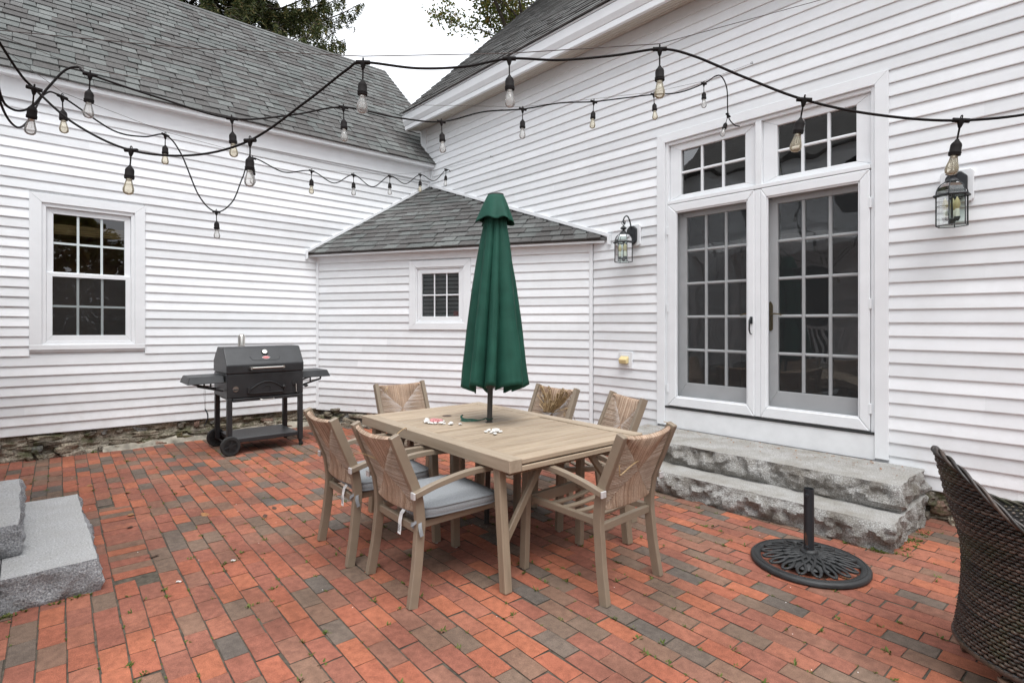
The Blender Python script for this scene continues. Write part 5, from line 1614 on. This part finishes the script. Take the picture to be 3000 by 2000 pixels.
wire('thin wire carrying the middle string lights to a screw eye over the doors', [(4.53, -5.06, 2.59), (4.29, -4.72, 2.618), (4.47, -3.54, 2.72), (4.74, -2.34, 2.935), (5.01, -1.14, 3.29), (5.15, -.60, 3.49), (5.31, -.04, 3.763)], .0013, (5.31, -.017, 3.763))
wire('thin wire carrying the far string lights to a screw eye near the corner', [(4.53, -5.07, 2.57), (3.55, -4.79, 2.725), (3.13, -4.22, 2.742), (2.89, -3.58, 2.76), (2.66, -3.01, 2.81), (2.40, -2.48, 2.92), (2.20, -1.96, 3.04), (1.99, -1.44, 3.19), (1.86, -.98, 3.36), (1.612, -.04, 3.752)], .0013, (1.612, -.017, 3.752))
hk = thing('light_bracket', 'dark iron bracket holding the string lights at the upper left edge', 'bracket', (4.53, -5.30, 2.5))
mb = MB(); mb.sweep(catmull([(.02, -.02, .40), (.02, .12, .36), (.01, .215, .22), (.0, .245, .12), (-.005, .25, .07)], 4), (1, 0, 0), .030, .012); mb.build('strap', 'iron_black', hk, smooth=50)
mb = MB(); mb.tube([V((0, .25 + .016 * math.cos(a), .075 + .018 * math.sin(a))) for a in [k * math.pi / 6 for k in range(12)]], .004, 6, closed=True); mb.build('ring', 'iron_black', hk, smooth=50)

# ================================================================ porch house behind the camera's left shoulder (seen in the panes)
PH = thing('porch_house', 'white clapboard house with railed porch seen reflected in the door panes', 'building')
WP = Wall((0, -7.2, 0), (1, 0, 0), (0, 1, 0))
wall = MB(); WP.box(wall, .2, 5.2, 0, 4.9, -3.0, -.003); wall = wall.build('wall', 'house_far', PH)
for i in range(46):
    clapboard(WP, wall, .2, 5.2, .2 + i * EXPO)
mb = MB(); mb.prism([(-.1, -6.9, 4.9), (-.1, -8.7, 6.5), (-.1, -10.5, 4.9)], (5.6, 0, 0)); mb.build('roof', 'shingle_worn', PH)
for a0_ in (1.7, 3.7):
    w_ = MB(); WP.box(w_, a0_, a0_ + .95, 3.5, 4.75, .0, .03); w_ = w_.build('window', 'white_trim', PH, bevel=.004)
    mb = MB(); mb.add([WP.pt(a0_ + .1, 3.6, .032), WP.pt(a0_ + .85, 3.6, .032), WP.pt(a0_ + .85, 4.65, .032), WP.pt(a0_ + .1, 4.65, .032)], [(0, 1, 2, 3)]); mb.build('pane', 'interior_dark', w_, recalc=False)
mb = MB(); WP.box(mb, 2.55, 3.55, .52, 2.55, .0, .03); dr = mb.build('door', 'interior_dark', PH)
mb = MB(); mb.box(1.4, 4.7, -7.18, -5.36, .36, .50); mb.box(1.4, 4.7, -7.1, -5.45, 0, .355); mb.build('porch_deck', 'deck_grey', PH)
mb = MB(); mb.prism([(1.3, -7.18, 3.25), (1.3, -5.20, 2.72), (1.3, -5.20, 2.84), (1.3, -7.18, 3.38)], (3.5, 0, 0)); mb.build('porch_roof', 'white_paint', PH)
for xx in (1.5, 2.35, 4.55):
    mb = MB(); mb.box(xx - .06, xx + .06, -5.56, -5.44, .501, 2.80); mb.build('post', 'white_paint', PH)
for x0_, x1_ in ((1.57, 2.28), (3.62, 4.48)):
    mb = MB(); mb.box(x0_, x1_, -5.53, -5.47, 1.35, 1.42); mb.box(x0_, x1_, -5.52, -5.48, .60, .65); rl = mb.build('railing', 'white_paint', PH)
    k = x0_ + .07
    while k < x1_ - .03:
        mb = MB(); mb.box(k - .018, k + .018, -5.518, -5.482, .651, 1.349); mb.build('baluster', 'white_paint', rl); k += .115

# ================================================================ trees behind the roofs
def spruce(loc, h, label):
    rs = random.Random(21)
    t = thing('spruce_tree', label, 'tree', loc)
    mb = MB(); mb.tube([(0, 0, 0), (.05, .02, h * .3), (.0, .05, h * .6), (0, 0, h * .97)], [.30, .24, .15, .02], 10); mb.build('trunk', 'bark', t, smooth=60)
    br, nd = MB(), MB()
    z = h * .22
    while z < h * .97:
        f = (z / h - .22) / .75
        Lm = 5.0 * (1 - f) ** .75 + .2
        for k in range(rs.choice((4, 5, 5, 6))):
            a = rs.uniform(0, 2 * math.pi)
            L_ = Lm * rs.uniform(.7, 1.08)
            d = V((math.cos(a), math.sin(a), 0))
            pts = []
            m_ = 9
            for i in range(m_):
                u_ = i / (m_ - 1)
                pts.append(d * L_ * u_ + V((0, 0, z - L_ * .30 * math.sin(u_ * 2.0) * .8 + L_ * .20 * u_ ** 3 + rs.uniform(-.03, .03))))
            br.tube(pts, [.035 * (1 - i / m_) + .006 for i in range(m_)], 5, cap=False)
            # side shoots with hanging twigs
            nsh = int(L_ * 13)
            for q in range(nsh):
                u_ = .18 + .82 * (q + rs.random()) / nsh
                i0 = min(m_ - 2, int(u_ * (m_ - 1)))
                p = pts[i0].lerp(pts[i0 + 1], u_ * (m_ - 1) - i0)
                sd_ = V((-d.y, d.x, 0)) * rs.choice((-1, 1))
                ln_ = rs.uniform(.25, .62) * (1.1 - u_ * .55)
                e = p + sd_ * ln_ * rs.uniform(.5, .9) + d * ln_ * .45 + V((0, 0, -ln_ * rs.uniform(.15, .55)))
                br.tube([p, p.lerp(e, .5) + V((0, 0, .03)), e], [.008, .006, .004], 4, cap=False)
                nt_ = 5
                for w in range(nt_):
                    b = p.lerp(e, (w + .5) / nt_)
                    hl = rs.uniform(.10, .34)
                    tip = b + V((rs.uniform(-.07, .07), rs.uniform(-.07, .07), -hl))
                    # needles: narrow blades round the hanging twig
                    for g in range(11):
                        c = b.lerp(tip, (g + rs.random()) / 11)
                        o_ = V((rs.uniform(-1, 1), rs.uniform(-1, 1), rs.uniform(-1.2, .15))).normalized() * rs.uniform(.05, .11)
                        s_ = o_.cross(V((rs.uniform(-1, 1), rs.uniform(-1, 1), rs.uniform(-1, 1)))).normalized() * .016
                        nd.add([c - s_, c + s_, c + o_], [(0, 1, 2)])
        z += rs.uniform(.16, .30)
    br.build('branches', 'bark', t, recalc=False)
    stuff(nd.build('crown', 'spruce', t, recalc=False))
spruce((-7.3, -1.6, 0), 17.0, 'tall drooping spruce tree behind the long left roof')

def broadleaf(loc, h, label):
    rs = random.Random(4)
    t = thing('broadleaf_tree', label, 'tree', loc)
    mb = MB(); mb.tube([(0, 0, 0), (.1, 0, h * .3), (.05, .1, h * .55)], [.26, .2, .14], 10); mb.build('trunk', 'bark', t, smooth=60)
    br, lf = MB(), MB()
    def grow(p, d, L_, r, dep):
        n_ = 4
        pts = [p]
        for i in range(n_):
            d = (d + V((rs.uniform(-.25, .25), rs.uniform(-.25, .25), rs.uniform(-.1, .22)))).normalized()
            pts.append(pts[-1] + d * L_ / n_)
        br.tube(pts, [r * (1 - .5 * i / n_) for i in range(n_ + 1)], 5, cap=False)
        if dep == 0:
            for q in pts[1:]:
                for k in range(26):
                    c = q + V((rs.gauss(0, .19), rs.gauss(0, .19), rs.gauss(0, .16)))
                    a = V((rs.uniform(-1, 1), rs.uniform(-1, 1), rs.uniform(-1, .3))).normalized() * rs.uniform(.045, .085)
                    b = a.cross(V((rs.uniform(-1, 1), rs.uniform(-1, 1), rs.uniform(-1, 1)))).normalized() * .032
                    lf.add([c - a, c - a * .1 + b, c + a, c - a * .1 - b], [(0, 1, 2, 3)])
            return
        for k in range(rs.choice((3, 4))):
            i = rs.choice((1, 2, 3, 4, 4))
            nd_ = (d + V((rs.uniform(-1, 1), rs.uniform(-1, 1), rs.uniform(-.4, .7)))).normalized()
            grow(pts[i], nd_, L_ * rs.uniform(.55, .75), r * .5, dep - 1)
    for k in range(9):
        a = k * 2.4
        grow(V((.05, .1, h * (.48 + .05 * (k % 3) / 2))), V((math.cos(a) * .9, math.sin(a) * .9, rs.uniform(.5, 1.3))).normalized(), h * .20, .09, 3)
    br.build('branches', 'bark', t, recalc=False)
    stuff(lf.build('crown', 'autumn_leaf', t, recalc=False))
    return t
bt_ = broadleaf((-3.6, 6.9, 0), 16.2, 'broadleaf tree turning yellow above the right roof')
def shrub():
    rs = random.Random(12)
    t = thing('tall_shrub', 'x', 'shrub')
    br, lf = MB(), MB()
    for k in range(14):
        a = k * 2.4; r_ = rs.uniform(.3, 1.2)
        br.tube([(0, 0, 0), (r_ * .4 * math.cos(a), r_ * .4 * math.sin(a), 1.5), (r_ * math.cos(a), r_ * math.sin(a), rs.uniform(3, 4.6))], [.06, .04, .01], 5, cap=False)
    for k in range(5200):
        z = rs.uniform(.1, 5.0); rr = 1.9 * math.sin(math.pi * min(1, (z + .9) / 6.2)) ** .7 * rs.uniform(.55, 1.0) * (1 + .3 * noise.noise(V((z, k * .001, 3))))
        a = rs.uniform(0, 6.283)
        c = V((rr * math.cos(a), rr * math.sin(a), z))
        d = V((rs.uniform(-1, 1), rs.uniform(-1, 1), rs.uniform(-1, .4))).normalized() * rs.uniform(.08, .16)
        b = d.cross(V((rs.uniform(-1, 1), rs.uniform(-1, 1), rs.uniform(-1, 1)))).normalized() * .06
        lf.add([c - d, c + b, c + d, c - b], [(0, 1, 2, 3)])
    br.build('stems', 'bark', t, recalc=False)
    stuff(lf.build('foliage', 'autumn_leaf', t, recalc=False))
    return t
sb = shrub()
for n_, (x_, y_, sc_, lb_) in enumerate(((15.5, -4.0, 1.0, 'leafy green shrub mirrored in the sash window panes'), (16.2, -.4, 1.1, 'leafy shrub mirrored at the right of the sash window'), (16.4, -8.0, 1.15, 'leafy shrub at the yard edge behind the camera'), (15.8, 3.2, .95, 'yard shrub beside the tall house, seen only in reflections'), (17.0, -12.0, 1.1, 'last shrub of the yard row behind the camera'))):
    c_ = sb if n_ == 0 else copy_tree(sb)
    c_.location = (x_, y_, -.02); c_.rotation_euler = (0, 0, n_ * 1.3); c_.scale = (sc_, sc_ * 1.25, sc_)
    tag(c_, lb_, 'shrub', 'shrubs along the yard edge')

# ================================================================ weeds in the joints, leaves and litter
rs = random.Random(77)
wd = MB()
def tuft(x, y, s, n):
    z = settle(x, y) - .003
    for k in range(n):
        a = rs.uniform(0, 6.283)
        l_ = s * rs.uniform(.5, 1.2)
        d = V((math.cos(a), math.sin(a), rs.uniform(.3, 1.1))).normalized() * l_
        w = V((-math.sin(a), math.cos(a), 0)) * s * rs.uniform(.10, .22)
        b = V((x + rs.uniform(-.5, .5) * s, y + rs.uniform(-.5, .5) * s, z))
        wd.add([b - w * .5, b + d * .6 - w, b + d, b + d * .6 + w, b + w * .5], [(0, 1, 2, 3, 4)])
for k in range(3600):
    x = rs.uniform(.6, 9.0); y = rs.uniform(-5.6, -.15)
    dens = .55 + .5 * noise.noise(V((x * .9, y * .9, 9))) + .35 * noise.noise(V((x * 3.3, y * 3.3, 2)))
    if rs.random() > dens * .9: continue
    row_ = round((.45 - y) / .1016)
    if rs.random() < .68:
        y = .45 - row_ * .1016 + rs.uniform(-.004, .004)
    else:
        q = math.floor((.45 - y) / .1016)
        x = -.42 + (.1016 if q % 2 else 0) + round((x + .42 - (.1016 if q % 2 else 0)) / .2032) * .2032
    if in_house(x, y) and x < 3.5: continue
    if 4.3 < x < 6.6 and y > -.95: continue
    if 2.4 < x < 3.95 and y < -4.4: continue
    x, y = rotp(x, y)
    tuft(x, y, rs.choice((.009, .011, .013, .016, .020, .024)), rs.randint(6, 11))
for k in range(70):      # thicker growth against the steps
    if k < 38: x = 6.63 + rs.uniform(-.02, .05); y = rs.uniform(-.98, -.3)
    elif k < 55: x = rs.uniform(6.35, 6.62); y = -.985 + rs.uniform(-.01, .01)
    else: x = 3.935 + rs.uniform(-.01, .02); y = rs.uniform(-5.1, -4.66)
    tuft(x, y, rs.uniform(.014, .026), rs.randint(8, 15))
for yy in (-4.38, -3.86, -2.9):
    tuft(.04, yy, .045, 16)
stuff(tag(wd.build('joint_weeds', 'weed', None, recalc=False), 'small green weeds growing in the joints between the bricks', 'weeds'))
# moss cushions in the joints and on the rubble
ms = MB()
for k in range(330):
    x = rs.uniform(.6, 8.6); q = rs.randint(7, 57); x, y = rotp(x, .45 - q * .1016)
    if in_house(x, y) and x < 3.5 or (4.3 < x < 6.6 and y > -.95) or (2.4 < x < 3.95 and y < -4.4): continue
    if noise.noise(V((x, y, 4))) < .02: continue
    c = V((x, y, settle(x, y) - .006)); r_ = rs.uniform(.005, .012)
    ms.lathe([(r_, 0), (r_ * .8, r_ * .35), (r_ * .3, r_ * .5)], 6, c)
stuff(tag(ms.build('joint_moss', 'moss', None, smooth=60), 'dark green moss cushions in the brick joints', 'moss'))

def leaf(x, y, z, s, m, label, group, curl=.3):
    mb = MB()
    n_ = 7
    out = [(0, 0), (.25, .22), (.5, .30), (.8, .18), (1, 0), (.8, -.16), (.5, -.30), (.25, -.2)]
    vs_ = [V((a - .5, b, curl * (b * b * 2 + (a - .5) ** 2 * .8) + .02 * math.sin(a * 9))) * s for a, b in out]
    mb.add(vs_ + [V((0, 0, .0)), ], [(i, (i + 1) % 8, 8) for i in range(8)])
    mb.tube([V((.5, 0, .1)) * s, V((.8, .05, .08)) * s], s * .02, 4)
    o = mb.build('fallen_leaf', m, None)
    o.location = (x, y, z + .003); o.rotation_euler = (rs.uniform(-.2, .2), rs.uniform(-.2, .2), rs.uniform(0, 6.28))
    tag(o, label, 'leaf', group)
for x, y, lb in [(2.0, -4.30, 'curled orange leaf on the bricks just behind the lower pale slab'), (1.55, -4.52, 'tan leaf on the bricks between the pale slabs and the house foot'), (.95, -4.95, 'orange leaf on the bricks at the left edge by the foundation'), (2.66, -4.36, 'orange leaf on the edging bricks beside the lower pale slab')]:
    leaf(x, y, 0, .075, 'leaf_dry', lb, None)
leaf(3.02, -3.95, 0, .085, 'leaf_dry', 'long tan leaf lying on dark bricks in front of the grill', None, .1)
for x, y, lb in [(2.10, -3.92, 'dark leaf curl between the grill wheel and the pale slabs'), (3.35, -3.63, 'dark leaf left of the cushioned chair legs'), (3.22, -3.52, 'smaller dark leaf beside the one by the cushioned chairs'), (2.52, -3.66, 'thin dark leaf sliver on the open bricks before the grill'),
                 (3.62, -4.36, 'dark leaf near the front corner of the lower pale slab'), (2.95, -4.40, 'dark leaf against the edging bricks of the lower pale slab')]:
    leaf(x, y, 0, .06, 'leaf_dark', lb, None)
lt = MB()
for k in range(230):     # bark and leaf litter on the upper step
    x = rs.uniform(4.25, 6.5); y = -.06 - abs(rs.gauss(0, .16))
    if y < -.55: continue
    a = rs.uniform(0, 3.14); l_ = rs.uniform(.004, .016); w = l_ * rs.uniform(.15, .5)
    d = V((math.cos(a), math.sin(a), rs.uniform(-.1, .3))); e = V((-math.sin(a), math.cos(a), 0))
    c = V((x, y, .357))
    lt.add([c - d * l_ - e * w * .3, c + e * w, c + d * l_, c - e * w], [(0, 1, 2, 3)])
stuff(tag(lt.build('step_litter', 'leaf_dry', None, recalc=False), 'brown bark crumbs scattered along the back of the upper granite step', 'litter'))
lt = MB()
for k in range(90):     # pale grit
    x = rs.uniform(1.0, 8.0); y = rs.uniform(-5.2, -1.0)
    if in_house(x, y) or (4.3 < x < 6.6 and y > -.95): continue
    lt.lathe([(.0030, 0), (.0022, .0022)], 5, (x, y, settle(x, y) - .001))
stuff(tag(lt.build('grit', 'shell', None, recalc=False), 'pale grit specks scattered over the brick paving', 'grit'))
for x, y, lb in [(4.01, -4.02, 'white squiggly chip on a grey brick left of the cushioned chairs'), (4.10, -4.32, 'white chip on a red brick in the left foreground')]:
    mb = MB(); mb.tube(catmull([(-.016, -.004, .005), (-.006, .004, .006), (.006, -.001, .006), (.016, .004, .005)], 4), [.003] + [.0055] * 11 + [.003], 6)
    o = mb.build('chalk_chip', 'shell', None, smooth=60); o.location = (x, y, .002); o.rotation_euler = (0, 0, .9); o.scale = (.8, .8, .8)
    tag(o, lb, 'chip')
